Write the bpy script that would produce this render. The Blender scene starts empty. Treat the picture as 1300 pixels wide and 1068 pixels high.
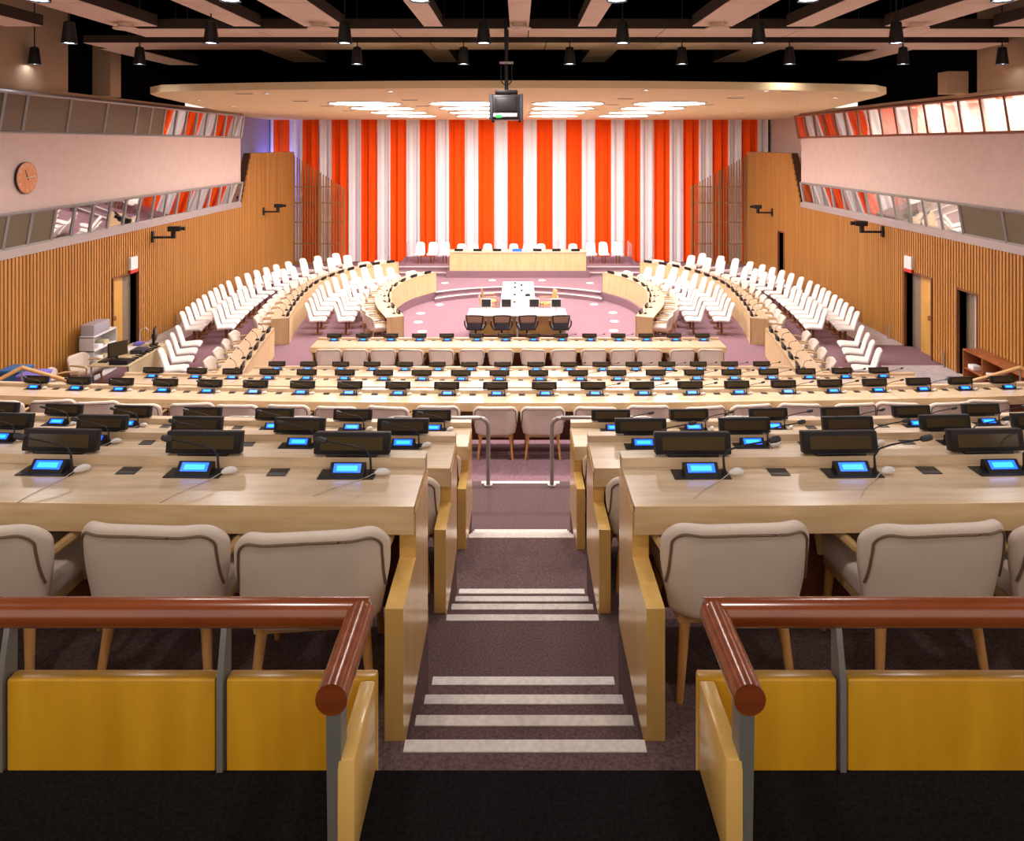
import bpy, bmesh, math, random
from mathutils import Vector, Matrix
random.seed(7)
S = bpy.context.scene
COL = S.collection
PI = math.pi
E = 5.85                     # eye height above the pit floor

# ------------------------------------------------------------------ helpers
class MB:
    """collects shapes into one mesh"""
    def __init__(s): s.bm = bmesh.new()
    def face(s, pts):
        return s.bm.faces.new([s.bm.verts.new(p) for p in pts])
    def box(s, x0, x1, y0, y1, z0, z1, bev=0, seg=2, mat=None):
        co = [(x, y, z) for z in (z0, z1) for y in (y0, y1) for x in (x0, x1)]
        v = [s.bm.verts.new(mat @ Vector(c) if mat else c) for c in co]
        fs = [s.bm.faces.new([v[i] for i in q]) for q in
              ((0, 2, 3, 1), (4, 5, 7, 6), (0, 1, 5, 4), (2, 6, 7, 3), (0, 4, 6, 2), (1, 3, 7, 5))]
        if bev:
            es = list({e for f in fs for e in f.edges})
            bmesh.ops.bevel(s.bm, geom=es, offset=bev, segments=seg, profile=.5, affect='EDGES')
        return s
    def ring(s, c, ax, r, n, ref=None):
        ax = Vector(ax).normalized()
        ref = ref or (Vector((0, 0, 1)) if abs(ax.z) < .9 else Vector((1, 0, 0)))
        a = ax.cross(ref).normalized(); b = ax.cross(a)
        return [s.bm.verts.new(Vector(c) + a * (r * math.cos(2 * PI * k / n)) + b * (r * math.sin(2 * PI * k / n))) for k in range(n)]
    def tube(s, pts, r, n=8, cap=True):
        pts = [Vector(p) for p in pts]
        rs = r if isinstance(r, (list, tuple)) else [r] * len(pts)
        d0 = (pts[1] - pts[0]).normalized()
        ref = Vector((0, 0, 1)) if abs(d0.z) < .8 else Vector((1, .02, 0))
        prev = first = None
        for i, p in enumerate(pts):
            d = (pts[min(i + 1, len(pts) - 1)] - pts[max(i - 1, 0)])
            if d.length < 1e-9: d = d0
            q = s.ring(p, d, rs[i], n, ref)
            if prev:
                for k in range(n):
                    s.bm.faces.new([prev[k], prev[(k + 1) % n], q[(k + 1) % n], q[k]])
            else: first = q
            prev = q
        if cap:
            s.bm.faces.new(first[::-1]); s.bm.faces.new(prev)
        return s
    def lathe(s, c, prof, n=16, cap=True):
        prev = first = None
        for r, z in prof:
            q = [s.bm.verts.new((c[0] + r * math.cos(2 * PI * k / n), c[1] + r * math.sin(2 * PI * k / n), c[2] + z)) for k in range(n)]
            if prev:
                for k in range(n):
                    s.bm.faces.new([prev[k], prev[(k + 1) % n], q[(k + 1) % n], q[k]])
            else: first = q
            prev = q
        if cap:
            s.bm.faces.new(first[::-1]); s.bm.faces.new(prev)
        return s
    def prism(s, poly, z0, z1):
        a = [s.bm.verts.new((x, y, z0)) for x, y in poly]
        b = [s.bm.verts.new((x, y, z1)) for x, y in poly]
        n = len(poly)
        s.bm.faces.new(a[::-1]); s.bm.faces.new(b)
        for i in range(n):
            s.bm.faces.new([a[i], a[(i + 1) % n], b[(i + 1) % n], b[i]])
        return s
    def prism_x(s, poly, x0, x1):
        """poly in (y,z) pushed along x"""
        a = [s.bm.verts.new((x0, y, z)) for y, z in poly]
        b = [s.bm.verts.new((x1, y, z)) for y, z in poly]
        n = len(poly)
        s.bm.faces.new(a[::-1]); s.bm.faces.new(b)
        for i in range(n):
            s.bm.faces.new([a[i], a[(i + 1) % n], b[(i + 1) % n], b[i]])
        return s
    def strip(s, left, right, z0, z1):
        """solid band between two plan curves"""
        n = len(left)
        rows = [[s.bm.verts.new(p) for p in ((l[0], l[1], z0), (r[0], r[1], z0), (r[0], r[1], z1), (l[0], l[1], z1))] for l, r in zip(left, right)]
        for i in range(n - 1):
            for k in range(4):
                s.bm.faces.new([rows[i][k], rows[i][(k + 1) % 4], rows[i + 1][(k + 1) % 4], rows[i + 1][k]])
        s.bm.faces.new(rows[0][::-1]); s.bm.faces.new(rows[-1])
        return s
    def grid(s, fn, nu, nv):
        vs = [[s.bm.verts.new(fn(i / nu, j / nv)) for i in range(nu + 1)] for j in range(nv + 1)]
        for j in range(nv):
            for i in range(nu):
                s.bm.faces.new([vs[j][i], vs[j][i + 1], vs[j + 1][i + 1], vs[j + 1][i]])
        return vs
    def shell(s, fo, fi, nu, nv):
        a = s.grid(fo, nu, nv); b = s.grid(fi, nu, nv)
        for j in range(nv):
            s.bm.faces.new([a[j][0], a[j + 1][0], b[j + 1][0], b[j][0]])
            s.bm.faces.new([a[j][nu], a[j + 1][nu], b[j + 1][nu], b[j][nu]])
        for i in range(nu):
            s.bm.faces.new([a[0][i], a[0][i + 1], b[0][i + 1], b[0][i]])
            s.bm.faces.new([a[nv][i], a[nv][i + 1], b[nv][i + 1], b[nv][i]])
        return s
    def mesh(s, name, mat, ang=38, sub=0):
        bm = s.bm
        bmesh.ops.recalc_face_normals(bm, faces=bm.faces[:])
        if sub:
            bmesh.ops.subdivide_edges(bm, edges=bm.edges[:], cuts=sub, use_grid_fill=True, smooth=1.0)
        for f in bm.faces: f.smooth = True
        lim = math.radians(ang)
        for e in bm.edges:
            e.smooth = not (len(e.link_faces) == 2 and e.calc_face_angle(0) > lim) and len(e.link_faces) == 2
        me = bpy.data.meshes.new(name); bm.to_mesh(me); bm.free()
        if mat: me.materials.append(mat)
        return me
    def build(s, name, mat, parent=None, loc=None, ang=38):
        o = bpy.data.objects.new(name, s.mesh(name, mat, ang)); COL.objects.link(o)
        if parent: o.parent = parent
        if loc: o.location = loc
        return o

def smoothed(o, lv=2):
    """bake a subdivision into the mesh so copies can share it"""
    md = o.modifiers.new('s', 'SUBSURF'); md.levels = lv; md.render_levels = lv
    bpy.context.view_layer.update()
    me = bpy.data.meshes.new_from_object(o.evaluated_get(bpy.context.evaluated_depsgraph_get()))
    me.name = o.name
    o.modifiers.clear(); o.data = me
    for p in me.polygons: p.use_smooth = True
    for e in me.edges: e.use_edge_sharp = False
    return o

def tag(o, label, cat, group=None, kind=None):
    o['label'] = label; o['category'] = cat
    if group: o['group'] = group
    if kind: o['kind'] = kind
    return o
def thing(name, label, cat, loc=(0, 0, 0), rz=0, group=None):
    o = bpy.data.objects.new(name, None); COL.objects.link(o)
    o.empty_display_size = .1
    o.location = loc; o.rotation_euler = (0, 0, rz)
    return tag(o, label, cat, group)
def struct(mb, name, mat, parent=None, ang=38):
    o = mb.build(name, mat, parent, ang=ang)
    if not parent: o['kind'] = 'structure'
    return o
KIDS = {}
def kids(o):
    if o.name not in KIDS: KIDS[o.name] = list(o.children)
    return KIDS[o.name]
def dup(root, loc, rz, label, group=None):
    r = root.copy(); COL.objects.link(r); r.location = loc; r.rotation_euler = (0, 0, rz)
    r['label'] = label
    if group: r['group'] = group
    for ch in kids(root):
        c = ch.copy(); COL.objects.link(c); c.parent = r
        for g in kids(ch):
            d = g.copy(); COL.objects.link(d); d.parent = c
    return r
class Proto:
    """first use places the built original, later uses place copies"""
    def __init__(s, fn): s.fn = fn; s.root = None
    def __call__(s, loc, rz, label, group=None):
        if s.root is None:
            s.root = s.fn()
            kids(s.root)
            for c in kids(s.root): kids(c)
            s.root.location = loc; s.root.rotation_euler = (0, 0, rz); s.root['label'] = label
            if group: s.root['group'] = group
            return s.root
        return dup(s.root, loc, rz, label, group)
ORD = ('first second third fourth fifth sixth seventh eighth ninth tenth eleventh twelfth thirteenth fourteenth fifteenth '
       'sixteenth seventeenth eighteenth nineteenth twentieth twenty-first twenty-second twenty-third twenty-fourth twenty-fifth twenty-sixth').split()
def spline(pts, n):
    """Catmull-Rom through plan points, n samples evenly spaced along its length"""
    P = [Vector((p[0], p[1])) for p in pts]
    P = [2 * P[0] - P[1]] + P + [2 * P[-1] - P[-2]]
    out = []
    for i in range(1, len(P) - 2):
        for k in range(24):
            t = k / 24
            a, b, c, d = P[i - 1:i + 3]
            out.append(.5 * ((2 * b) + (c - a) * t + (2 * a - 5 * b + 4 * c - d) * t * t + (3 * b - 3 * c + d - a) * t ** 3))
    out.append(P[-2])
    L = [0]
    for a, b in zip(out, out[1:]): L.append(L[-1] + (b - a).length)
    res = []; j = 0
    for k in range(n):
        t = L[-1] * k / (n - 1)
        while j < len(L) - 2 and L[j + 1] < t: j += 1
        u = (t - L[j]) / max(1e-9, L[j + 1] - L[j])
        res.append(out[j].lerp(out[j + 1], min(1, max(0, u))))
    return res
def length(c): return sum((b - a).length for a, b in zip(c, c[1:]))
def offset(c, d):
    """curve moved d to its left"""
    r = []
    for i, p in enumerate(c):
        t = (c[min(i + 1, len(c) - 1)] - c[max(i - 1, 0)]).normalized()
        r.append(p + Vector((-t.y, t.x)) * d)
    return r

# ---------------------------------------------------------------- materials
def mat(name, col, rough=.5, metal=0, spec=.5, coat=0, emit=None, es=1):
    m = bpy.data.materials.new(name); m.use_nodes = True
    b = m.node_tree.nodes['Principled BSDF']
    b.inputs['Base Color'].default_value = (*col, 1)
    b.inputs['Roughness'].default_value = rough
    b.inputs['Metallic'].default_value = metal
    b.inputs['Specular IOR Level'].default_value = spec
    b.inputs['Coat Weight'].default_value = coat
    b.inputs['Coat Roughness'].default_value = .2
    if emit:
        b.inputs['Emission Color'].default_value = (*emit, 1)
        b.inputs['Emission Strength'].default_value = es
    return m
def noisy(name, c0, c1, scale, rough=.6, stretch=(1, 1, 1), detail=4, bump=0, coat=0, spec=.5, lo=.35, hi=.65, bscale=None):
    m = mat(name, c0, rough, 0, spec, coat)
    nt = m.node_tree; b = nt.nodes['Principled BSDF']
    tc = nt.nodes.new('ShaderNodeTexCoord'); mp = nt.nodes.new('ShaderNodeMapping')
    mp.inputs['Scale'].default_value = stretch
    ns = nt.nodes.new('ShaderNodeTexNoise'); ns.inputs['Scale'].default_value = scale; ns.inputs['Detail'].default_value = detail
    cr = nt.nodes.new('ShaderNodeValToRGB')
    cr.color_ramp.elements[0].color = (*c0, 1); cr.color_ramp.elements[1].color = (*c1, 1)
    cr.color_ramp.elements[0].position = lo; cr.color_ramp.elements[1].position = hi
    nt.links.new(tc.outputs['Object'], mp.inputs['Vector']); nt.links.new(mp.outputs['Vector'], ns.inputs['Vector'])
    nt.links.new(ns.outputs['Fac'], cr.inputs['Fac']); nt.links.new(cr.outputs['Color'], b.inputs['Base Color'])
    if bump:
        bp = nt.nodes.new('ShaderNodeBump'); bp.inputs['Strength'].default_value = bump; bp.inputs['Distance'].default_value = .01
        nt.links.new(ns.outputs['Fac'], bp.inputs['Height']); nt.links.new(bp.outputs['Normal'], b.inputs['Normal'])
    return m
M = {}
M['maple'] = noisy('maple', (.61, .44, .27), (.71, .54, .36), 3, .33, (1.2, 9, 9), coat=.45)
M['maple_edge'] = noisy('maple_edge', (.62, .43, .22), (.72, .52, .30), 3, .28, (1.2, 9, 9), coat=.3)
M['panel'] = noisy('golden_panel', (.74, .44, .115), (.82, .52, .16), 2.2, .25, (6, 6, .9), coat=.5)
M['amber'] = noisy('amber_panel', (.52, .25, .008), (.64, .33, .014), 2.0, .3, (5, 5, .8), coat=.3)
M['ring'] = noisy('ring_front', (.62, .43, .21), (.70, .51, .27), 2, .35, (5, 5, .8))
M['legwood'] = noisy('leg_wood', (.55, .27, .08), (.68, .36, .12), 5, .35, (4, 4, .8))
M['armwood'] = noisy('arm_wood', (.52, .33, .15), (.64, .43, .2), 5, .35, (4, 4, .8))
M['rail'] = noisy('mahogany', (.18, .038, .009), (.27, .064, .016), 4, .22, (.6, 5, 5), coat=.6)
M['honey'] = noisy('honey_rail', (.55, .30, .10), (.65, .37, .13), 4, .3, (1, 5, 5), coat=.3)
M['slat'] = noisy('slat_wood', (.46, .205, .045), (.61, .295, .075), 1.2, .4, (1, 4, .25), lo=.25, hi=.75)
M['slatback'] = mat('slat_backing', (.07, .025, .008), .8)
M['lattice'] = noisy('lattice_wood', (.30, .14, .045), (.40, .19, .06), 1.2, .5, (1, 4, .3))
M['door'] = noisy('door_wood', (.62, .34, .07), (.70, .40, .10), 1.5, .35, (3, 3, .6))
M['brown'] = noisy('dark_brown_wood', (.16, .055, .02), (.24, .085, .03), 3, .4, (3, 3, .7))
M['redwood'] = noisy('red_brown_wood', (.30, .085, .025), (.38, .12, .035), 3, .35, (1, 1, 5))
M['carpet'] = noisy('mauve_carpet', (.085, .050, .049), (.175, .112, .110), 85, .95, detail=3, spec=.1, lo=.3, hi=.7)
M['well'] = noisy('mauve_carpet_lit', (.215, .12, .145), (.28, .165, .19), 30, .95, detail=3, spec=.1)  # same carpet as the near tiers, brighter far light put into its colour
M['black_carpet'] = noisy('black_carpet', (.006, .005, .005), (.012, .010, .010), 120, .98, spec=.05)
M['nosing'] = noisy('white_nosing', (.62, .57, .52), (.74, .69, .63), 40, .7)
M['strip'] = noisy('grey_floor_strip', (.50, .46, .49), (.60, .56, .58), 6, .5)
M['pink'] = noisy('pink_plaster', (.66, .51, .45), (.70, .545, .485), 4, .85)
M['beige'] = mat('beige_plaster', (.52, .37, .23), .8)
M['plate'] = mat('cream_ceiling', (.84, .67, .39), .75)
M['bluelit'] = mat('blue_lit_wall', (.36, .34, .58), .8)  # left recess wall, the blue light on it put into the colour
M['void'] = mat('black_void', (.0022, .002, .0022), .95, spec=.05)
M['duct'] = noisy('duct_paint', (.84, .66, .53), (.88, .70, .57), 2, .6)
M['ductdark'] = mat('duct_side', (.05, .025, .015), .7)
M['black'] = mat('black_plastic', (.012, .011, .012), .4)
M['blackmetal'] = mat('black_metal', (.02, .018, .018), .45, .3)
M['screen'] = mat('olive_screen', (.065, .048, .025), .12, spec=.5)
M['bezel'] = mat('dark_bezel', (.014, .012, .012), .5, spec=.25)
M['blue'] = mat('blue_lit_screen', (.0, .02, .08), .3, emit=(.01, .10, 1.0), es=2.2)
M['cyan'] = mat('cyan_lit_text', (.0, .1, .2), .3, emit=(.04, .38, 1.0), es=1.6)
M['white'] = mat('white_plastic', (.72, .70, .68), .4)
M['cord'] = mat('clear_cord', (.50, .42, .34), .4)
M['leather'] = noisy('taupe_leather', (.70, .595, .50), (.74, .63, .535), 8, .42, spec=.4)
M['piping'] = mat('dark_piping', (.17, .11, .075), .6)
M['cream'] = noisy('cream_upholstery', (.80, .745, .70), (.84, .79, .74), 9, .6)
M['post'] = mat('grey_steel_post', (.24, .235, .22), .45, .5)
M['steel'] = mat('taupe_steel', (.42, .38, .34), .35, .5)
M['bracket'] = mat('bare_steel', (.6, .6, .62), .3, .9)
M['frame'] = mat('grey_aluminium', (.44, .42, .41), .4, .35)
M['redframe'] = mat('rust_mullion', (.30, .10, .06), .5)
M['olive'] = mat('olive_blind', (.14, .115, .065), .5)
M['booth'] = mat('booth_interior', (.16, .135, .10), .9)
M['boothwhite'] = mat('booth_white', (.85, .80, .74), .9)
M['disc'] = mat('light_disc', (.9, .9, .9), .5, emit=(1, .935, .925), es=16)
M['bulb'] = mat('lamp_bulb', (.9, .9, .9), .5, emit=(.86, .88, 1), es=14)
M['spot'] = mat('downlight_glow', (.9, .9, .9), .5, emit=(1, .95, .88), es=5)
M['red'] = mat('red_sign', (.75, .05, .04), .5)
M['paper'] = mat('white_paper', (.86, .84, .83), .7)
M['clock'] = noisy('orange_wood_clock', (.62, .21, .05), (.72, .27, .07), 3, .4, (4, 4, .8))
M['grey'] = mat('grey_case', (.40, .38, .42), .5)
M['lightgrey'] = mat('light_grey_metal', (.60, .57, .56), .5)
M['mesh_back'] = mat('tan_mesh', (.36, .25, .16), .8)
M['charcoal'] = mat('charcoal_fabric', (.035, .035, .045), .7)
M['bluebin'] = mat('blue_plastic', (.03, .16, .42), .5)
M['green'] = mat('green_board', (.02, .35, .08), .5)
M['violet'] = mat('violet_cloth', (.22, .18, .62), .8)
M['reveal'] = mat('door_reveal', (.26, .19, .13), .6)
M['tan'] = mat('tan_board', (.62, .50, .30), .6)
M['whitetop'] = mat('white_laminate', (.80, .76, .70), .3)

def glass_mat(name, tint, refl, rough=.02):
    m = bpy.data.materials.new(name); m.use_nodes = True
    nt = m.node_tree; nt.nodes.clear()
    out = nt.nodes.new('ShaderNodeOutputMaterial'); mix = nt.nodes.new('ShaderNodeMixShader')
    tr = nt.nodes.new('ShaderNodeBsdfTransparent'); gl = nt.nodes.new('ShaderNodeBsdfGlossy')
    tr.inputs['Color'].default_value = (*tint, 1); gl.inputs['Roughness'].default_value = rough
    gl.inputs['Color'].default_value = (.92, .92, .92, 1)
    lw = nt.nodes.new('ShaderNodeLayerWeight'); lw.inputs['Blend'].default_value = refl
    nt.links.new(lw.outputs['Facing'], mix.inputs['Fac'])
    nt.links.new(tr.outputs[0], mix.inputs[1]); nt.links.new(gl.outputs[0], mix.inputs[2])
    nt.links.new(mix.outputs[0], out.inputs['Surface'])
    return m
M['pane'] = glass_mat('booth_glass', (.75, .76, .74), .45)
M['clearglass'] = glass_mat('clear_glass', (.95, .97, .98), .12)

def curtain_mat():
    """plain upright stripes, orange and white, in the cloth's own coordinates"""
    m = mat('striped_curtain', (.9, .1, .01), .85, spec=.1)
    nt = m.node_tree; b = nt.nodes['Principled BSDF']
    tc = nt.nodes.new('ShaderNodeTexCoord'); sp = nt.nodes.new('ShaderNodeSeparateXYZ')
    nt.links.new(tc.outputs['Object'], sp.inputs[0])
    def math_(op, a, v):
        n = nt.nodes.new('ShaderNodeMath'); n.operation = op
        nt.links.new(a, n.inputs[0])
        if v is not None: n.inputs[1].default_value = v
        return n.outputs[0]
    t = math_('ADD', sp.outputs['X'], 20 * 1.382 + .80 + .691 * .5)
    t = math_('DIVIDE', t, 1.382); t = math_('FRACT', t, None)
    t = math_('LESS_THAN', t, .46)
    mx = nt.nodes.new('ShaderNodeMix'); mx.data_type = 'RGBA'
    mx.inputs[6].default_value = (.88, .085, .006, 1); mx.inputs[7].default_value = (.80, .75, .76, 1)
    nt.links.new(t, mx.inputs[0]); nt.links.new(mx.outputs[2], b.inputs['Base Color'])
    return m
M['curtain'] = curtain_mat()

# ------------------------------------------------------------------- levels
PIT, WELL, FB, FA, FPL, F3, F2, F1, GAL = 0, .30, .90, 1.565, 1.94, 2.49, 3.035, 3.595, 4.476
AL, AR = -.44, .49           # the aisle's two sides
WL, WR = -10.5, 10.7         # side walls

# ------------------------------------------------- floors and the aisle stair
def tier(name, z, y0, y1, gap=True, m='carpet', zb=-.3):
    mb = MB()
    if gap:
        mb.box(WL - .3, AL, y0, y1, zb, z); mb.box(AR, WR + .3, y0, y1, zb, z)
    else: mb.box(WL - .3, WR + .3, y0, y1, zb, z)
    struct(mb, name, M[m])
tier('floor_gallery', GAL, -2.5, 1.626, False, 'black_carpet')
tier('floor_first_tier', F1, 1.626, 3.62)
tier('floor_second_tier', F2, 3.62, 5.30)
tier('floor_third_tier', F3, 5.30, 7.02)
tier('floor_landing', FPL, 7.02, 8.60)
tier('floor_fourth_tier', FA, 8.60, 11.2, False, 'well')
tier('floor_fifth_tier', FB, 11.2, 13.9, False, 'well')
steps = [(3.595, 1.626, 2.80), (3.457, 2.80, 3.10), (3.32, 3.10, 3.40), (3.18, 3.40, 3.71), (3.035, 3.71, 4.43), (2.90, 4.43, 4.75),
         (2.76, 4.75, 5.06), (2.625, 5.06, 5.37), (2.49, 5.37, 6.38), (2.35, 6.38, 6.67), (2.215, 6.67, 6.96), (2.08, 6.96, 7.25),
         (1.94, 7.25, 8.60)]
mb = MB(); nb = MB()
for z, y0, y1 in steps:
    mb.box(AL, AR, y0, y1, -.3, z)
    if y1 - y0 < .4 or y1 in (2.80, 4.43, 6.38, 8.60):
        nb.box(AL + .012, AR - .012, y1 - .055, y1 + .004, z - .02, z + .004, .002, 1)
st = struct(mb, 'aisle_stairs', M['carpet'])
nb.build('nosing', M['nosing'], st)

# pit, well floor with a hole, far steps
inL = spline([(-3.22, 20.84), (-3.85, 22.6), (-4.12, 24.2), (-4.07, 25.6), (-3.77, 26.8), (-3.1, 28.0)], 40)
inR = [Vector((-p.x, p.y)) for p in inL]
def arc(r, n=28, cy=24.0, half=None):
    h = half or math.asin(min(1, 3.1 / r))
    return [Vector((r * math.sin(a), cy + r * math.cos(a))) for a in [-h + 2 * h * k / n for k in range(n + 1)]]
RS = math.hypot(3.1, 4.0) * .985
far_up = arc(RS)
loop = [Vector((-3.22, 20.2))] + inL + far_up[1:-1] + inR[::-1] + [Vector((3.22, 20.2))]
bm = bmesh.new()
def loop_edges(pts, z):
    vs = [bm.verts.new((p[0], p[1], z)) for p in pts]
    for a, b in zip(vs, vs[1:] + vs[:1]): bm.edges.new((a, b))
    return vs
loop_edges([(WL - .3, 13.9), (WL - .3, 36), (WR + .3, 36), (WR + .3, 13.9)], WELL)
lv = loop_edges(loop, WELL)
bmesh.ops.triangle_fill(bm, use_beauty=True, edges=bm.edges[:])
lb = [bm.verts.new((v.co.x, v.co.y, PIT - .2)) for v in lv]
n = len(lv)
for i in range(n): bm.faces.new([lv[i], lv[(i + 1) % n], lb[(i + 1) % n], lb[i]])
w = MB(); w.bm.free(); w.bm = bm
struct(w, 'floor_well', M['well'])
struct(MB().box(-4.6, 4.6, 19.8, 29.6, -.3, PIT), 'floor_pit', M['well'])
up = MB().strip(arc(RS - .36), arc(RS + .1), PIT, .15)
ps = struct(up, 'pit_step', M['well'])
nb = MB(); nb.strip(arc(RS - .37), arc(RS - .28), .135, .156); nb.strip(arc(RS - .03), arc(RS + .10), WELL - .02, WELL + .005)
nb.build('nosing', M['nosing'], ps)
# grey floor bands beside the walls
struct(MB().box(WL, -9.55, 20.4, 33.5, WELL, WELL + .012), 'trim_1', M['strip'])
struct(MB().box(9.6, WR, 20.5, 33.5, WELL, WELL + .012), 'trim_2', M['strip'])
struct(MB().box(9.1, WR, 14.2, 18.6, WELL, WELL + .012), 'trim_3', M['strip'])

# ----------------------------------------------------------------- side walls
Z = lambda r: E + r
DOORL = [(19.1, 20.35, Z(-3.47))]
DOORR = [(19.1, 20.4, Z(-3.47)), (17.2, 17.95, Z(-3.5)), (29.7, 30.35, Z(-3.55))]
SILL = Z(-2.34)
def side_wall(side, X, doors):
    sg = 1 if side == 'left' else -1        # direction into the room
    ex = lambda a, b: (min(X + sg * a, X + sg * b), max(X + sg * a, X + sg * b))
    yA, yB, yC, yD = 4.0, 28.0, 29.1, 34.5
    def top(y): return SILL if y <= 27.9 else (SILL + (Z(-.32) - SILL) * min(1, (y - 27.9) / 1.1))
    bk = MB()
    cuts = sorted([yA, yD] + [v for d in doors for v in d[:2]])
    for y0, y1 in zip(cuts, cuts[1:]):
        dz = next((d[2] for d in doors if d[0] <= y0 < d[1]), None)
        z0 = dz if dz else 0
        segs = [y0, y1] if y1 <= 27.9 or y0 >= 29 else [v for v in (y0, 27.9, 29.0, y1) if y0 <= v <= y1]
        segs = sorted(set(segs))
        for a, b in zip(segs, segs[1:]):
            x0, x1 = ex(-.25, 0)
            bk.prism_x([(a, z0), (b, z0), (b, top(b)), (a, top(a))], x0, x1)
    wl = struct(bk, 'wall_' + side, M['slatback'])
    sl = MB(); y = yA; k = 0
    while y < yD - .05:
        dz = next((d[2] for d in doors if d[0] - .06 < y < d[1] + .01), None)
        x0, x1 = ex(0.0, .055)
        sl.box(x0, x1, y, y + .066, (dz or WELL + .03), top(y + .03) - .005)
        y += .114; k += 1
    s = sl.build('slat', M['slat'], wl)
    # plaster band between the two rows of booth windows and the parapet above
    pk = MB()
    x0, x1 = ex(-.5, 0)
    pk.box(x0, x1, yA, yB, Z(-1.42), Z(.27))
    wu = struct(pk, 'wall_%s_plaster' % side, M['pink'])
    ub = MB()
    x0, x1 = ex(-.5, .04); ub.box(x0, x1, yA, yB + .1, Z(1.09), Z(1.22))
    x0, x1 = ex(-.5, -.02); ub.box(x0, x1, yA, 17.3, Z(1.22), Z(3.6))
    ub.build('fascia', M['beige'], wu)
    sd = MB()
    x0, x1 = ex(-.5, .05); sd.box(x0, x1, yA, 27.95, SILL - .0, Z(-2.16))
    sd.build('sill', M['frame'], wu)
    # booth interior behind the panes
    bt = MB()
    x0, x1 = ex(-1.9, -1.8); bt.box(x0, x1, yA, yB, Z(-2.4), Z(1.3))
    for zz in (Z(-2.4), Z(1.22)):
        x0, x1 = ex(-1.9, -.3); bt.box(x0, x1, yA, yB, zz - .06, zz)
    x0, x1 = ex(-1.9, -.5); bt.box(x0, x1, yB - .1, yB, Z(-2.4), Z(1.3))
    for yy in range(6, 28, 3):
        x0, x1 = ex(-1.9, -.62); bt.box(x0, x1, yy, yy + .05, Z(-2.4), Z(1.2))
    struct(bt, 'wall_%s_booth' % side, M['booth'] if side == 'left' else M['boothwhite'])
    # recess in front of the booths, beside the curtain
    rc = MB(); x0, x1 = ex(-1.4, -1.25); rc.box(x0, x1, yB - .1, 35.4, 2.5, Z(1.4))
    struct(rc, 'wall_%s_recess' % side, M['bluelit'] if side == 'left' else M['pink'])
    return wl
side_wall('left', WL, DOORL); side_wall('right', WR, DOORR)

def window_band(num, X, sg, zb, zt, mull, lean, pane_kinds, mcol):
    """leaning strip of panes; mull = list of y positions, pane_kinds picks each pane's look"""
    fr = MB(); olive = MB(); pn = MB()
    def pt(y, t, d=0): return (X + sg * (lean * t + d - .02), y, zb + (zt - zb) * t)
    def bar(y0, t0, y1, t1, w):
        fr.tube([pt(y0, t0, .01), pt(y1, t1, .01)], w, 4)
    for y in mull: bar(y, 0, y, 1, .035)
    for t in (.0, 1.): bar(mull[0], t, mull[-1], t, .04)
    for (a, b), k in zip(zip(mull, mull[1:]), pane_kinds):
        q = [pt(a, 0), pt(b, 0), pt(b, 1), pt(a, 1)]
        tgt = olive if k == 'o' else pn
        n = Vector((-sg * .012, 0, 0))
        v = [tgt.bm.verts.new(p) for p in q] + [tgt.bm.verts.new(Vector(p) + n) for p in q]
        for f in ((0, 1, 2, 3), (7, 6, 5, 4), (0, 4, 5, 1), (1, 5, 6, 2), (2, 6, 7, 3), (3, 7, 4, 0)): tgt.bm.faces.new([v[i] for i in f])
    o = struct(fr, 'window_%d' % num, mcol)
    pn.build('pane', M['pane'], o)
    if 'o' in pane_kinds:
        b = olive.build('blind_pane', M['olive'], o); b['label'] = 'olive blanked-off panes'
    else: olive.bm.free()
def yy(px, X, c=658): return 940 * abs(X) / abs(px - c)
def uniq(l): return sorted(l)
ml = [7, 8.6, 10.2, 11.8, 13.4] + [yy(p, WL) for p in (0, 29, 85, 132, 171, 189, 206, 221, 234, 247, 260, 272, 284, 295, 306)]
window_band(1, WL, 1, Z(.27), Z(1.09), ml, .13, ['o'] * 11 + ['g'] * 8, M['frame'])
ml = [7, 8.6, 10.2, 11.8, 13.4] + [yy(p, WL) for p in (4, 35, 65, 90, 114, 136, 156, 174, 192, 208, 223, 238, 251, 264, 277, 290, 304)]
window_band(2, WL, 1, Z(-2.16), Z(-1.42), ml, .13, ['o'] * 7 + ['g'] * 14, M['frame'])
mr = [7, 8.6, 10.2, 11.8, 13.4] + [yy(p, WR) for p in (1340, 1281, 1250, 1222, 1201, 1178, 1159, 1140, 1121, 1106, 1092, 1076, 1062, 1048, 1036, 1024, 1013)]
window_band(3, WR, -1, Z(.27), Z(1.09), mr, .13, ['g'] * 21, M['redframe'])
mr = [7, 8.6, 10.2, 11.8, 13.4] + [yy(p, WR) for p in (1330, 1278, 1223, 1197, 1176, 1157, 1138, 1119, 1103, 1088, 1073, 1059, 1046, 1034, 1020)]
window_band(4, WR, -1, Z(-2.16), Z(-1.42), mr, .13, ['o'] * 7 + ['g'] * 12, M['frame'])

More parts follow.
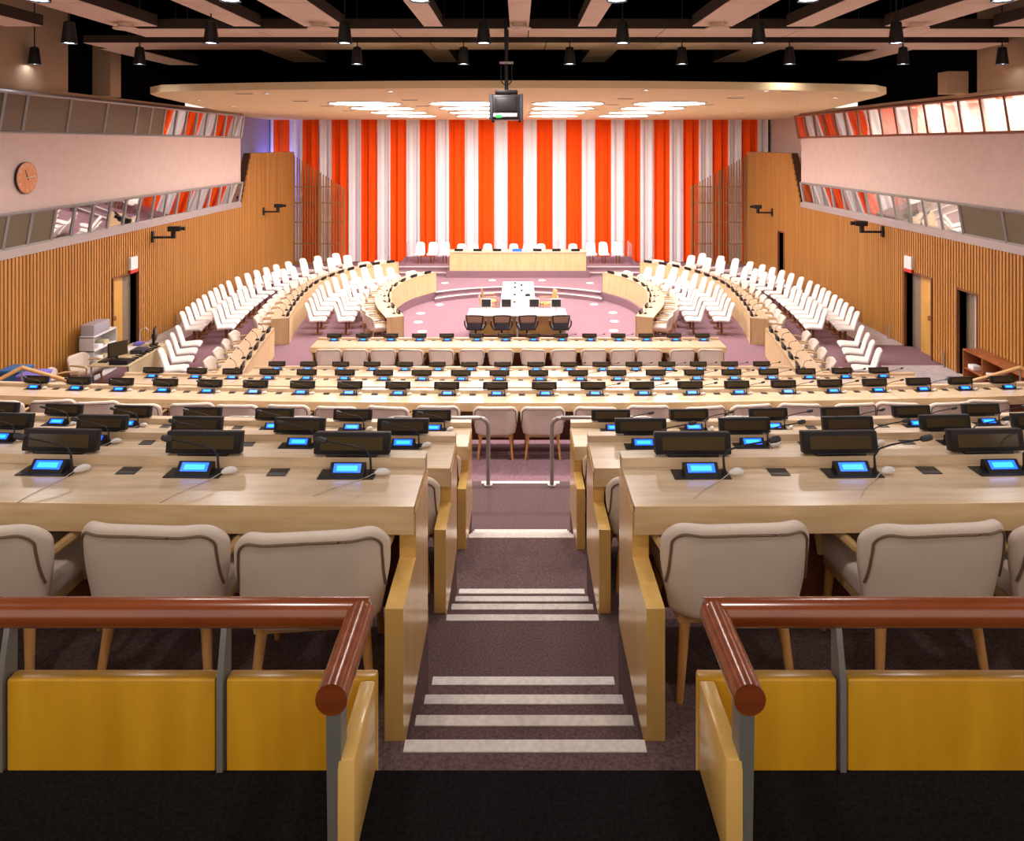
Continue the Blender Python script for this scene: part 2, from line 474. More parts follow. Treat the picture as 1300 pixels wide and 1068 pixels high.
# doors
def door(num, X, sg, y0, y1, zt, leafdeg, leafmat, handle):
    ex = lambda a, b: (min(X + sg * a, X + sg * b), max(X + sg * a, X + sg * b))
    r = MB()
    x0, x1 = ex(-1.3, -1.22); r.box(x0, x1, y0 - .1, y1 + .1, WELL - .1, zt + .1)
    x0, x1 = ex(-1.3, -.25); r.box(x0, x1, y0 - .12, y0 - .02, WELL, zt); r.box(x0, x1, y1 + .02, y1 + .12, WELL, zt); r.box(x0, x1, y0, y1, zt, zt + .1)
    o = struct(r, 'door_%d' % num, M['beige'])
    f = MB()
    x0, x1 = ex(-.3, .07)
    f.box(x0, x1, y1, y1 + .05, WELL, zt); f.box(x0, x1, y0 - .05, y0, WELL, zt); f.box(x0, x1, y0 - .05, y1 + .05, zt, zt + .05)
    f.build('door_frame', M['brown'], o)
    if leafmat:
        L = (y1 - y0) * leafdeg
        x0, x1 = ex(-.16, -.11)
        lf = MB().box(x0, x1, y0 + .005, y0 + L, WELL + .01, zt - .01, .004).build('door_leaf', leafmat, o)
        if handle:
            x0, x1 = ex(-.11, -.02)
            MB().box(x0, x1, y0 + L * .1, y0 + L * .4, WELL + .95, WELL + 1.07, .02).build('push_bar', M['brown'], lf)
        x0, x1 = ex(-.2, -.15)
        MB().box(x0, x1, y0 + L + .02, y1 - .02, WELL + .01, zt - .01, .004).build('side_panel', M['reveal'], o)
door(1, WL, 1, 19.1, 20.35, DOORL[0][2], .6, M['door'], True)
door(2, WR, -1, 19.1, 20.4, DOORR[0][2], .6, M['door'], True)
door(3, WR, -1, 17.2, 17.95, DOORR[1][2], .45, M['lightgrey'], False)
door(4, WR, -1, 29.7, 30.35, DOORR[2][2], .5, M['black'], False)

# curtain and lattice screens
def cur(u, v):
    x = -11.7 + 23.5 * u
    y = .07 * math.sin(x * 2 * PI / .46) + .03 * math.sin(x * 2 * PI / .193 + 1.3)
    return (x, y * (.75 + .25 * (1 - v)), v * (Z(1.3) - WELL) )
mb = MB(); mb.grid(cur, 620, 2)
cu = mb.build('stage_curtain', M['curtain'], loc=(0, 35.0, WELL + .03))
tag(cu, 'tall pleated orange and white curtain across the end of the hall', 'curtain')
cu.modifiers.new('t', 'SOLIDIFY').thickness = .012
struct(MB().box(-13, 13, 35.35, 35.6, 0, Z(4)), 'wall_front', M['void'])
def lattice(sg):
    x0, x1, tz0, tz1 = (-10.42, -8.1, Z(-.5), Z(-2.0)) if sg < 0 else (8.05, 10.6, Z(-1.9), Z(-.5))
    r = thing('lattice_screen', 'open wooden lattice screen with sloping top at the curtain\'s %s edge' % ('left' if sg < 0 else 'right'), 'screen', ((x0 + x1) / 2, 34.4, WELL), 0, 'lattice screens by the curtain')
    a, b = x0 - r.location.x, x1 - r.location.x
    top = lambda x: (tz0 + (tz1 - tz0) * (x - a) / (b - a)) - WELL
    f = MB(); s = MB(); l = MB()
    k = a
    while k < b:
        s.box(k, k + .045, -.02, .02, .05, top(k)); k += .122
    for x in (a, (a + b) / 2, b): f.box(x - .035, x + .035, -.045, .045, 0, top(x) + .02)
    for z in (.1, .95, 1.95, 2.85, 3.6):
        xs = [x for x in [a + (b - a) * i / 40 for i in range(41)] if top(x) > z]
        l.box(min(xs), max(xs), .03, .055, z - .025, z + .025)
    l.prism_x([(-.03, 0), (.03, 0), (.03, .06), (-.03, .06)], a, b)
    s.build('slat', M['lattice'], r); f.build('upright', M['lattice'], r); l.build('cross_rail', M['lattice'], r)
lattice(-1); lattice(1)

# ------------------------------------------------------------------ ceiling
PZ = Z(1.19)
edge = []
for k in range(25):
    x = -8.0 + 16 * k / 24
    edge.append((x, 15.5 + 1.1 * (x / 8) ** 2))
poly = [(-12.3, 35.4), (-11.3, 30)] + [(-8.9, 18.2), (-8.6, 17.3)] + edge + [(8.6, 17.3), (8.9, 18.2), (11.5, 30), (12.5, 35.4)]
struct(MB().prism(poly, PZ, PZ + .16), 'ceiling_canopy', M['plate'])
struct(MB().box(-13, 13, -3, 36, Z(4.2), Z(4.4)), 'ceiling', M['void'])
struct(MB().box(-13, 13, 23.5, 23.7, PZ + .17, Z(4.2)), 'ceiling_bulkhead', M['void'])
mb = MB(); mb.box(WL - .5, WL - .3, 17.3, 24, Z(1.22), Z(4.2)); mb.box(WR + .3, WR + .5, 17.3, 24, Z(1.22), Z(4.2))
struct(mb, 'wall_void', M['void'])
mb = MB(); mb.box(WL - .2, WL + .25, 18.6, 19.1, Z(1.22), Z(2.6)); mb.box(WR - .5, WR, 17.6, 18.0, Z(1.22), Z(1.75))
struct(mb, 'trim_4', M['beige'])

# luminous discs in the canopy
def mk_disc():
    r = thing('ceiling_disc_light', '', 'ceiling light', group='round canopy lights')
    MB().lathe((0, 0, 0), [(1.0, 0), (1.06, 0), (1.06, -.03), (1.0, -.03)], 40, False).build('trim_ring', M['white'], r)
    MB().lathe((0, 0, 0), [(.001, -.012), (1.0, -.012), (1.0, -.002), (.001, -.002)], 40, False).build('diffuser', M['disc'], r)
    return r
disc = Proto(mk_disc)
for i, (yv, nm) in enumerate(((21.1, 'nearest'), (23.8, 'second'), (27.0, 'third'), (30.2, 'farthest'))):
    for j, xv in enumerate((-4.36, -1.50, 1.42, 4.30)):
        disc((xv, yv, PZ), 0, 'large round white ceiling light, %s row from the viewer, %s from left' % (nm, ORD[j]), 'round canopy lights')
def mk_down():
    r = thing('downlight', '', 'downlight', group='small canopy downlights')
    MB().lathe((0, 0, 0), [(.06, 0), (.095, 0), (.095, -.015), (.06, -.015)], 16, False).build('trim_ring', M['white'], r)
    MB().lathe((0, 0, 0), [(.001, -.01), (.06, -.01), (.06, -.002), (.001, -.002)], 16, False).build('bulb', M['spot'], r)
    return r
down = Proto(mk_down)
dl = [(253, 127), (296, 135), (339.5, 118.5), (335, 141), (370.5, 145.5), (401.7, 149), (496, 115.7)]
dr = [(1060, 123.5), (1016, 131), (973, 115), (978, 138), (942, 143), (909, 147), (820, 114)]
for sd, L in (('left', dl), ('right', dr)):
    L = sorted(L, key=lambda p: p[1])
    for i, (px, py) in enumerate(L):
        s = (184 - py) / 1.19
        down(((px - 658) / s, min(34.2, 940 / s), PZ), 0, 'small round downlight on the %s of the cream canopy, %s from its near edge' % (sd, ORD[i]), 'small canopy downlights')
def mk_vent():
    r = thing('slot_vent', '', 'vent', group='slot vents in the canopy')
    MB().box(-.22, .22, -.09, .09, -.012, 0, .003).build('vent_frame', M['duct'], r)
    MB().box(-.19, .19, -.06, .06, -.016, -.01).build('slot', M['ductdark'], r)
    return r
vent = Proto(mk_vent)
vl = [(381, 128), (310, 118.5), (416, 134.5), (520, 126.7), (537, 134.5), (443, 140.5)]
vr = [(794, 125), (777, 132.7), (752, 139), (933, 124), (898, 132.5), (1003, 115)]
for sd, L in (('left', vl), ('right', vr)):
    for i, (px, py) in enumerate(sorted(L, key=lambda p: p[1])):
        s = (184 - py) / 1.19
        vent(((px - 658) / s, 940 / s, PZ), 0, 'dark slot vent on the %s of the cream canopy, %s from its near edge' % (sd, ORD[i]), 'slot vents in the canopy')

# ducts
def duct(name, label, x0, x1, y0, y1, z, h=.2, seams=0, axis='x'):
    r = thing(name, label, 'duct', ((x0 + x1) / 2, (y0 + y1) / 2, z), 0, 'ceiling ducts')
    hx, hy = (x1 - x0) / 2, (y1 - y0) / 2
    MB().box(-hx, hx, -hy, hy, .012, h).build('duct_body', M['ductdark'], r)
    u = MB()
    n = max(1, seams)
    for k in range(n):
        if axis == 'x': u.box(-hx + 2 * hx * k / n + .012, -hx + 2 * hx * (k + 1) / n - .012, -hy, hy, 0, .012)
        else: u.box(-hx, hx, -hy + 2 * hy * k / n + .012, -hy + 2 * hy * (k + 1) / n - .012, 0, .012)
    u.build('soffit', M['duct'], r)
    top = Z(4.2) - z - .001
    for k in range(2):
        px, py = (hx * (.8 if k else -.8), 0) if axis == 'x' else (0, hy * (.7 if k else -.7))
        MB().tube([(px, py, h - .01), (px, py, top)], .012, 6).build('hanger_rod', M['ductdark'], r)
    return r
DZ = Z(2.2)
duct('cross_duct', 'long pale cross duct spanning the ceiling, nearer of the two', -7.6, 10.6, 14.07, 15.1, DZ, .2, 7)
duct('cross_duct', 'long pale cross duct spanning the ceiling, farther one above the canopy edge', -9.4, 10.6, 16.0, 17.1, DZ, .17, 8)
LONGD = ((-9.3, .7), (-7.2, .8), (-5.1, .5), (-3.65, .75), (-1.6, .35), (0.02, .36), (1.3, .35), (3.65, .75), (5.3, .5), (7.3, .8), (9.3, .7))
for i, (x, wd) in enumerate(LONGD):
    dd = duct('long_duct', 'pale duct running from above the viewer to the cross duct, %s from left' % ORD[i], x - wd / 2, x + wd / 2, 7.0, 13.95, DZ + .03, .22, 3, 'y')
    if i in (1, 3, 5, 7, 9):
        dm_ = MB(); dm_.lathe((0, 3.1, -.09), [(.13, .09), (.13, .03), (.22, .0), (.21, -.02), (.12, -.012), (.10, -.03), (.001, -.03)], 24, False)
        dm_.build('round_diffuser', M['duct'], dd)
for i, (x, wd, y1) in enumerate(((-9.3, .8, 20.6), (-5.6, .85, 19.9), (-1.95, .62, 19.9), (2.0, .62, 19.9), (5.65, .85, 19.9), (8.8, .8, 19.5))):
    duct('long_duct', 'short pale duct beyond the farther cross duct, %s from left' % ORD[i], x - wd / 2, x + wd / 2, 17.15, y1, DZ + .02, .26, 2, 'y')
# thin pipes
for i, (y, z, x0, x1) in enumerate(((13.2, 2.62, -9.5, 9.8), (12.0, 2.9, -9.5, 9.8), (15.5, 2.6, -8.5, 9.8), (10.4, 2.8, -9, 9.8))):
    o = MB().tube([(x0, y, Z(z)), (x1, y, Z(z))], .028, 8).build('ceiling_pipe', M['ductdark'])
    tag(o, 'thin dark pipe crossing the black ceiling void, %s from the viewer' % ORD[[3, 1, 0, 2].index([2, 1, 0, 3][i]) if False else {10.4: 0, 12.0: 1, 13.2: 2, 15.5: 3}[y]], 'pipe', 'ceiling pipes')

# pendant lamps
def mk_pend(top=2.47):
    r = thing('pendant_lamp', '', 'pendant lamp', group='black cone pendant lamps')
    MB().tube([(0, 0, .36), (0, 0, top)], .012, 6).build('cord', M['blackmetal'], r)
    MB().lathe((0, 0, 0), [(.12, .012), (.125, 0), (.125, .02), (.085, .36), (.03, .385), (.001, .385)], 20, False).build('lamp_shade', M['blackmetal'], r)
    MB().lathe((0, 0, 0), [(.001, .02), (.105, .02), (.105, .03), (.001, .03)], 20, False).build('bulb', M['bulb'], r)
    return r
pend = Proto(mk_pend); pend_short = Proto(lambda: mk_pend(.509))
LZ = Z(1.72)
PROWS = [('nearest row at the frame top', 8.87, [-5.74, -3.45, -1.18, 1.18, 3.47, 5.8]),
         ('middle row', 12.58, [-7.63, -5.22, -2.95, -.59, 1.77, 4.08, 6.42]),
         ('farthest row', 15.84, [-10.35, -8.1, -3.45, -1.17, 1.1, 3.5, 5.8, 8.23, 10.35])]
LIGHTS = []
for nm, y, xs in PROWS:
    for i, x in enumerate(xs):
        under = y < 13 and any(abs(x - a) < b / 2 + .03 for a, b in LONGD)
        (pend_short if under else pend)((x, y, LZ), 0, 'black cone pendant lamp, %s, %s from left' % (nm, ORD[i]), 'black cone pendant lamps')
        LIGHTS.append((x, y))
for y, xs in ((5.2, (-4.6, -2.3, 0, 2.3, 4.6)), (1.6, (-3.45, -1.15, 1.15, 3.45))):
    for x in xs: LIGHTS.append((x, y))
def spot(x, y, z, power, size=150, blend=.9, col=(1, .90, .86), r=.11):
    l = bpy.data.lights.new('lamp_light', 'SPOT'); l.energy = power; l.spot_size = math.radians(size); l.spot_blend = blend
    l.color = col; l.shadow_soft_size = r
    o = bpy.data.objects.new('lamp_light', l); COL.objects.link(o); o.location = (x, y, z)
for x, y in LIGHTS:
    if abs(x) < 9.5: spot(x, y, LZ - .03, 60 if y < 6 else (230 if y < 10 else 400 if y < 13 else 35))

# projector
r = thing('projector', 'black ceiling projector hanging from a pole below the canopy edge', 'projector', (-.22, 13.8, Z(.46)))
MB().box(-.31, .31, -.28, .28, 0, .46, .03, 3).build('housing', M['black'], r)
MB().box(-.19, .19, -.30, -.275, .16, .40, .01).build('grille', M['blackmetal'], r)
MB().box(-.24, .20, -.305, -.28, .05, .12, .006).build('connector_panel', M['grey'], r)
MB().box(-.19, -.08, -.31, -.30, .03, .09, .004).build('terminal_block', M['green'], r)
for x in (-.25, .25): MB().lathe((x, 0, -.04), [(.03, 0), (.03, .04)], 12).build('foot', M['blackmetal'], r)
for x in (-.28, .28): MB().box(x - .03, x + .03, -.31, -.2, .0, .47, .01).build('side_rail', M['charcoal'], r)
MB().box(-.21, .21, -.2, .2, .49, .55, .01).build('mount_plate', M['blackmetal'], r)
MB().tube([(0, 0, .5), (0, 0, 1.25), (0, 0, 1.9)], [.035, .035, .05], 12).build('pole', M['blackmetal'], r)
MB().box(-.13, .13, -.05, .05, 1.05, 1.09, .01).build('clamp', M['lightgrey'], r)
c = MB(); pts = [(.10 * math.cos(a) , -.06, .9 - .12 + .13 * math.sin(a)) for a in [PI + PI * k / 12 for k in range(13)]]
c.tube([(-.10, -.06, 1.05)] + pts + [(.10, -.06, 1.05)], .012, 6); c.build('cable_loop', M['black'], r)

# ---------------------------------------------------------------- seat units
def mk_display():
    r = thing('name_display', '', 'display', group='name displays')
    T = Matrix.Rotation(math.radians(-12), 4, 'X')
    MB().box(-.18, .18, -.022, .028, .008, .108, .006, 2, T).build('housing', M['bezel'], r)
    sc = MB(); sc.box(-.148, .148, -.0245, -.021, .028, .088, 0, 1, T); sc.build('screen', M['screen'], r)
    MB().box(-.12, .12, -.02, .05, 0, .014, .003).build('foot', M['black'], r)
    return r
display = Proto(mk_display)
def mk_unit(sg):
    r = thing('microphone_console', '', 'console', group='microphone consoles')
    MB().box(-.13, .13, -.05, .05, 0, .004, .001, 1).build('base_plate', M['black'], r)
    b = MB(); b.prism_x([(-.035, .004), (.035, .004), (.03, .045), (.012, .052), (-.028, .012)], -.08, .08); b.build('console_body', M['bezel'], r)
    sc = MB(); n = Vector((0, -.040, .040)).normalized()
    def q(x, t, d): p = Vector((x, -.028 + .040 * t, .012 + .040 * t)) + n * d; return p
    sc.face([q(-.063, .16, .001), q(.063, .16, .001), q(.063, .88, .001), q(-.063, .88, .001)])
    so = sc.build('screen', M['blue'], r)
    tx = MB(); tx.face([q(-.048, .30, .002), q(.048, .30, .002), q(.048, .72, .002), q(-.048, .72, .002)]); tx.build('lit_text', M['cyan'], so)
    d = sg
    st_ = MB(); st_.tube([(.108, .0, .0), (.108, .0, .03), (.105, .0, .08), (.108 + d * .02, -.0, .112), (.108 + d * .07, -.01, .134), (.108 + d * .13, -.02, .150), (.108 + d * .2, -.03, .166)], [.012, .006, .005, .0045, .0045, .0045, .0045], 6)
    mo = st_.build('microphone_stem', M['blackmetal'], r)
    h = MB(); h.tube([(.108 + d * .195, -.03, .164), (.108 + d * .2, -.031, .167), (.108 + d * .225, -.034, .174), (.108 + d * .245, -.037, .180), (.108 + d * .25, -.038, .181)], [.004, .013, .016, .013, .004], 8)
    h.build('microphone_head', M['black'], mo)
    return r
unitL = Proto(lambda: mk_unit(-1)); unitR = Proto(lambda: mk_unit(1))
def mk_mic():
    r = thing('desk_microphone', '', 'microphone', group='desk microphones')
    MB().box(-.06, .06, -.04, .04, 0, .018, .004).build('base', M['bezel'], r)
    MB().tube([(.03, 0, .015), (.03, 0, .09), (.02, -.02, .14), (-.02, -.07, .18), (-.06, -.12, .20)], .005, 6).build('stem', M['blackmetal'], r)
    MB().tube([(-.058, -.118, .199), (-.08, -.146, .209)], .012, 8).build('microphone_head', M['black'], r)
    return r
mic = Proto(mk_mic)
def mk_ear():
    r = thing('earpiece', '', 'earpiece', group='white earpieces')
    e = MB(); e.tube([(-.03, -.02, .012), (-.02, -.012, .016), (0, 0, .02), (.022, .012, .018), (.034, .018, .012)], [.004, .014, .02, .016, .005], 10)
    smoothed(e.build('ear_cup', M['white'], r), 1)
    c = MB(); c.tube([(-.03, -.02, .012), (-.05, -.06, .003), (-.085, -.14, .002), (-.12, -.22, .002), (-.14, -.30, .002)], .0018, 5)
    c.build('cord', M['cord'], r)
    return r
ear = Proto(mk_ear)

# ------------------------------------------------------------------ chairs
def back_fn(t):
    def f(u, v):
        a = 2 * u - 1
        wv = .262 + .042 * min(1, v * 1.5)
        side = abs(a)
        x = math.copysign(wv * (1 - (1 - side) ** 1.35) if side > 0 else 0, a)
        x = a * wv * (1.12 - .12 * side * side)
        zt = .755 - .095 * max(0, (side - .6) / .4) ** 2.4
        z = .345 + (zt - .345) * v
        wing = max(0, side - .45) / .55
        y = -.265 - .055 * v + (.09 + .03 * v) * wing ** 1.8
        n = Vector((-.0 + a * .55 * wing, -1, .05)).normalized()
        p = Vector((x, y, z)) + n * t
        return p
    return f
def mk_chair():
    r = thing('armchair', '', 'chair', group='armchairs')
    nu, nv = 14, 8
    m = MB(); m.shell(back_fn(.03), back_fn(-.03), nu, nv)
    b = smoothed(m.build('backrest', M['leather'], r), 2)
    fo = back_fn(.0315)
    edge_ = []
    A_ = []
    for k in range(8): A_.append((.075 - .05 * (1 - k / 7) ** 2, .40 + .42 * k / 7))
    for k in range(1, 7):
        a = PI / 2 * k / 6
        A_.append((.075 + .09 * (1 - math.cos(a)), .82 + .09 * math.sin(a)))
    A_ += [(.165 + .335 * k / 8, .91 + .005 * k / 8) for k in range(1, 9)]
    A_ += [(1 - u, v) for u, v in A_[-2::-1]]
    edge_ = [fo(u, v) for u, v in A_]
    p = MB(); p.tube(edge_, .0055, 6); p.build('piping', M['piping'], b)
    m = MB(); m.box(-.255, .255, -.24, .25, .345, .445, .035, 3); m.build('seat', M['leather'], r)
    m = MB(); m.box(-.235, .235, -.22, .22, .30, .35, .008); m.build('seat_frame', M['armwood'], r)
    for s in (-1, 1):
        a = MB(); a.tube([(s * .27, -.20, .57), (s * .292, -.05, .585), (s * .295, .10, .58), (s * .285, .22, .56), (s * .27, .235, .53), (s * .262, .23, .48), (s * .255, .2, .36)], [.018, .022, .024, .02, .018, .016, .016], 8)
        a.build('arm', M['armwood'], r)
        l = MB(); l.tube([(s * .20, -.20, .33), (s * .235, -.245, 0)], [.024, .014], 10); l.build('leg', M['legwood'], r)
        l = MB(); l.tube([(s * .21, .19, .33), (s * .235, .215, 0)], [.024, .014], 10); l.build('leg', M['legwood'], r)
    return r
chair = Proto(mk_chair)
def mk_side():
    r = thing('side_chair', '', 'chair', group='cream side chairs')
    def fb(t):
        def f(u, v):
            a = 2 * u - 1
            w_ = .225 - .035 * v - .03 * max(0, v - .85) / .15 * abs(a)
            return Vector((a * w_, -.20 - .15 * v + .025 * a * a, .40 + .52 * v - .03 * max(0, v - .7) / .3 * a * a)) + Vector((0, -t, t * .3))
        return f
    m = MB(); m.shell(fb(.035), fb(-.03), 6, 8); smoothed(m.build('backrest', M['cream'], r), 1)
    def fs(t):
        def f(u, v):
            a = 2 * u - 1
            return Vector((a * (.225 + .015 * v), -.22 + .47 * v, .425 + .02 * v - .03 * max(0, v - .8) / .2 + t))
        return f
    m = MB(); m.shell(fs(.035), fs(-.045), 6, 8); smoothed(m.build('seat', M['cream'], r), 1)
    for s in (-1, 1):
        MB().tube([(s * .07, 0, 0), (s * .07, 0, .39)], .022, 8).build('leg', M['brown'], r)
    MB().box(-.16, .16, -.12, .12, 0, .02, .006).build('base', M['brown'], r)
    return r
side_chair = Proto(mk_side)

# -------------------------------------------------------------- straight desks
def bow(x, R): return x * x / (2 * R)
def desk(label, x0, x1, floor, yn, yd, R, seats, inner=None, pan0=None, plates=True, cat='desk', modest='brown'):
    """worktop, drop fascia, upstand, modesty panel; origin at its floor"""
    T = floor + .73
    r = thing('long_desk', label, cat, ((x0 + x1) / 2, yn, floor), 0, 'delegate desks')
    ox = r.location.x
    n = max(2, int((x1 - x0) / .35))
    X = [x0 + (x1 - x0) * k / n for k in range(n + 1)]
    def band(y0, y1, z0, z1): return [Vector((x - ox, y0 + bow(x, R) - yn)) for x in X], [Vector((x - ox, y1 + bow(x, R) - yn)) for x in X], z0, z1
    MB().strip(*band(yn, yd + .06, .70, .73)).build('worktop', M['maple'], r)
    MB().strip(*band(yn - .004, yn + .022, .612, .731)).build('fascia', M['maple_edge'], r)
    MB().strip(*band(yd - .015, yd + .065, .731, .776)).build('upstand', M['maple'], r)
    MB().strip(*band(yd - .0, yd + .03, .06, .70)).build('modesty_panel', M[modest], r)
    if plates:
        for a, b in zip(seats, seats[1:]):
            if b - a < .9:
                c_ = a + (b - a) * .54
                pl = MB().box(-.045, .045, -.038, .038, 0, .003, .001, 1)
                pl.build('socket_plate', M['black'], r, (c_ - ox, yd - .075 + bow(c_, R) - yn, .731))
    if inner is not None:
        s = -1 if inner < 0 else 1
        xi = inner - s * .005; xo = xi + s * .07
        a, b = min(xi, xo), max(xi, xo)
        yy0 = pan0
        mb = MB(); mb.prism_x([(yy0 - yn, -.05), (yd + .05 - yn, -.05), (yd + .05 - yn, .695), (.03, .695), (.03, .50), (yy0 - yn, .50)], a - ox, b - ox)
        mb.build('end_panel', M['panel'], r)
    else:
        for e in (x0 + .03, x1 - .06):
            MB().box(e - ox, e + .03 - ox, .06 + bow(e, R), yd - yn + bow(e, R), 0, .70, .003, 1).build('end_panel', M['ring'], r)
    return r
def unit_row(nm, place, seats, floor, yd, R, dx=-.0, flip=True, ears=True):
    T = floor + .73
    for i, x in enumerate(seats):
        y = yd + bow(x, R); rz = math.atan(x / R) if R else 0
        pos = place(i, len(seats))
        jit = random.uniform(-.015, .015)
        display((x, y + .005, T + .047), rz + random.uniform(-.01, .01), 'black name display on %s, %s' % (nm, pos), 'name displays')
        u = unitL if x < .8 else unitR
        u((x - .0 + jit + .015, y - .095, T + .0015), rz, 'microphone console with blue screen on %s, %s' % (nm, pos), 'microphone consoles')
        if ears:
            ear((x + .175 + jit, y - .105, T + .0015), rz + random.uniform(-.5, .5), 'white earpiece on %s, %s' % (nm, pos), 'white earpieces')
def from_aisle(side):
    def f(i, n): return '%s from the aisle' % ORD[(n - 1 - i) if side == 'left' else i]
    return f
def from_left(i, n): return '%s from left' % ORD[i]

near = [('nearest', F1, 3.12, 3.51, 2.80, [-2.20, -1.50, -.79], [.83, 1.535, 2.25], 4.2, 60),
        ('second', F2, 4.77, 5.20, 4.45, [-3.67, -2.97, -2.28, -1.545, -.813], [.863, 1.6, 2.34, 3.05, 3.73], 5.6, 60),
        ('third', F3, 6.45, 6.90, 6.15, [-4.98, -4.34, -3.66, -2.98, -2.29, -1.55, -.81], [.865, 1.60, 2.35, 3.04, 3.73, 4.42], 7.0, 60)]
for nm, fl, yn, yd, p0, sl_, sr_, xe, R in near:
    desk('%s maple delegate desk left of the aisle with end panel' % nm, -xe, AL + .0, fl, yn, yd, R, sl_, AL, p0)
    desk('%s maple delegate desk right of the aisle with end panel' % nm, AR, xe, fl, yn, yd, R, sr_, AR, p0)
    unit_row('%s left desk' % nm, from_aisle('left'), sl_, fl, yd, R)
    unit_row('%s right desk' % nm, from_aisle('right'), sr_, fl, yd, R)

pa = [30, 87.5, 144.7, 203.5, 262, 321.6, 382.4, 443.4, 505, 567, 629, 691, 753, 815, 877, 937, 997.5, 1058, 1117, 1175.5, 1232, 1289]
XA = [(p - 658) / 88.6 for p in pa]
pb = [188, 245.7, 292, 340, 388, 437, 486, 535, 585, 634, 683.6, 734, 783, 833, 882, 930, 978, 1026, 1073, 1121.6]
XB = [(p - 658) / 70.4 for p in pb]
pc = [350.6, 391, 432, 472, 513.6, 555, 596, 638, 680, 722, 763, 805, 847, 887, 927, 968]
XC = [(p - 658) / 59.1 for p in pc]
pd = [424, 461, 496, 532, 567, 604.7, 641, 676.5, 712, 748.5, 785, 820, 856, 892]
XD = [(p - 658) / 51.4 for p in pd]
desk('longest curved maple desk in mid hall, wall to wall', -9.3, 9.3, FA, 10.2, 10.6, 88, XA)
desk('middle long maple desk, second of the three in mid hall', -7.2, 7.25, FB, 12.9, 13.35, 130, XB)
desk('farthest and shortest of three long maple desks in mid hall', -5.7, 5.85, WELL, 15.45, 15.9, 300, XC)
desk('straight maple desk facing the sunken pit', -4.96, 4.96, WELL, 17.6, 18.3, 2000, XD)
unit_row('longest mid-hall desk', from_left, XA, FA, 10.6, 88)
unit_row('middle mid-hall desk', from_left, XB, FB, 13.35, 130)
unit_row('farthest mid-hall desk', from_left, XC, WELL, 15.9, 300)
unit_row('straight desk facing the pit', from_left, XD, WELL, 18.3, 2000)

# armchairs at the straight desks
g = 'taupe armchairs at the delegate desks'
for x, y, rz, w in ((-2.19, 3.24, -.05, 'left of the aisle, leftmost and cut by the frame'), (-1.465, 3.24, -.06, 'left of the aisle, second from it'), (-.845, 3.19, .10, 'left of the aisle, nearest to it'),
                    (.875, 3.25, .05, 'right of the aisle, nearest to it'), (1.67, 3.25, .08, 'right of the aisle, second from it'), (2.30, 3.25, .05, 'right of the aisle, rightmost and cut by the frame')):
    chair((x, y, F1), rz, 'taupe leather armchair at nearest desk %s' % w, g)
for nm, fl, yn, xs in (('second', F2, 4.9, (-1.5, -.80, .86, 1.6)), ('third', F3, 6.58, (-.80, .86))):
    for x in xs:
        s = 'left' if x < 0 else 'right'
        chair((x, yn, fl), 0, 'taupe armchair tucked under the %s desk %s of the aisle, %s from it' % (nm, s, 'nearest' if abs(x) < 1 else 'next'), g)
ca = [51, 112, 173, 237, 300, 365.5, 429, 496, 556, 629, 689, 757.5, 823, 890, 952, 1020, 1087.5, 1148, 1208, 1269]
ca = [-8] + ca
for i, p in enumerate(ca):
    x = (p - 658) / 93.0
    mid = abs(x) < .5
    y = 10.30 + bow(x, 88)
    rz = random.uniform(-.16, .16) if not mid else 0
    chair((x, y - (.0 if mid else random.uniform(-.04, .04)), FA), rz, 'taupe armchair at the longest mid-hall desk, %s from left' % ORD[i], g)
cd = [415, 450, 485, 522, 561, 598, 636, 678, 715, 754, 790.5, 826, 866, 905]
for i, p in enumerate(cd):
    x = (p - 658) / 54.0
    chair((x, 17.70, WELL), random.uniform(-.12, .12), 'taupe armchair at the straight desk facing the pit, %s from left' % ORD[i], g)

# guard rails on the landing edge
def guard(x0, x1, label):
    o = thing('guard_rail', label, 'guard rail', ((x0 + x1) / 2, 8.5, FPL), 0, 'steel guard rails')
    h = (x1 - x0) / 2; R = .1; H = .775
    pts = [(-h, 0, 0), (-h, 0, H - R)] + [(-h + R - R * math.cos(a), 0, H - R + R * math.sin(a)) for a in (.4, .8, 1.2, PI / 2)]
    pts += [(h - R + R * math.sin(a), 0, H - R + R * math.cos(a)) for a in (0, .4, .8, 1.2, PI / 2)] + [(h, 0, 0)]
    MB().tube(pts, .024, 10).build('rail', M['steel'], o)
    for s in (-h, h): MB().lathe((s, 0, 0), [(.05, 0), (.05, .012), (.026, .014)], 14).build('base_flange', M['steel'], o)
for x0, x1, l in ((-1.53, -.345, 'left of the aisle, nearest to it'), (-3.40, -2.25, 'left of the aisle, second from it'), (-5.2, -4.1, 'left of the aisle, third from it'),
                  (.385, 1.57, 'right of the aisle, nearest to it'), (2.3, 3.5, 'right of the aisle, second from it'), (4.15, 5.3, 'right of the aisle, third from it')):
    guard(x0, x1, 'steel hoop guard rail on the landing %s' % l)

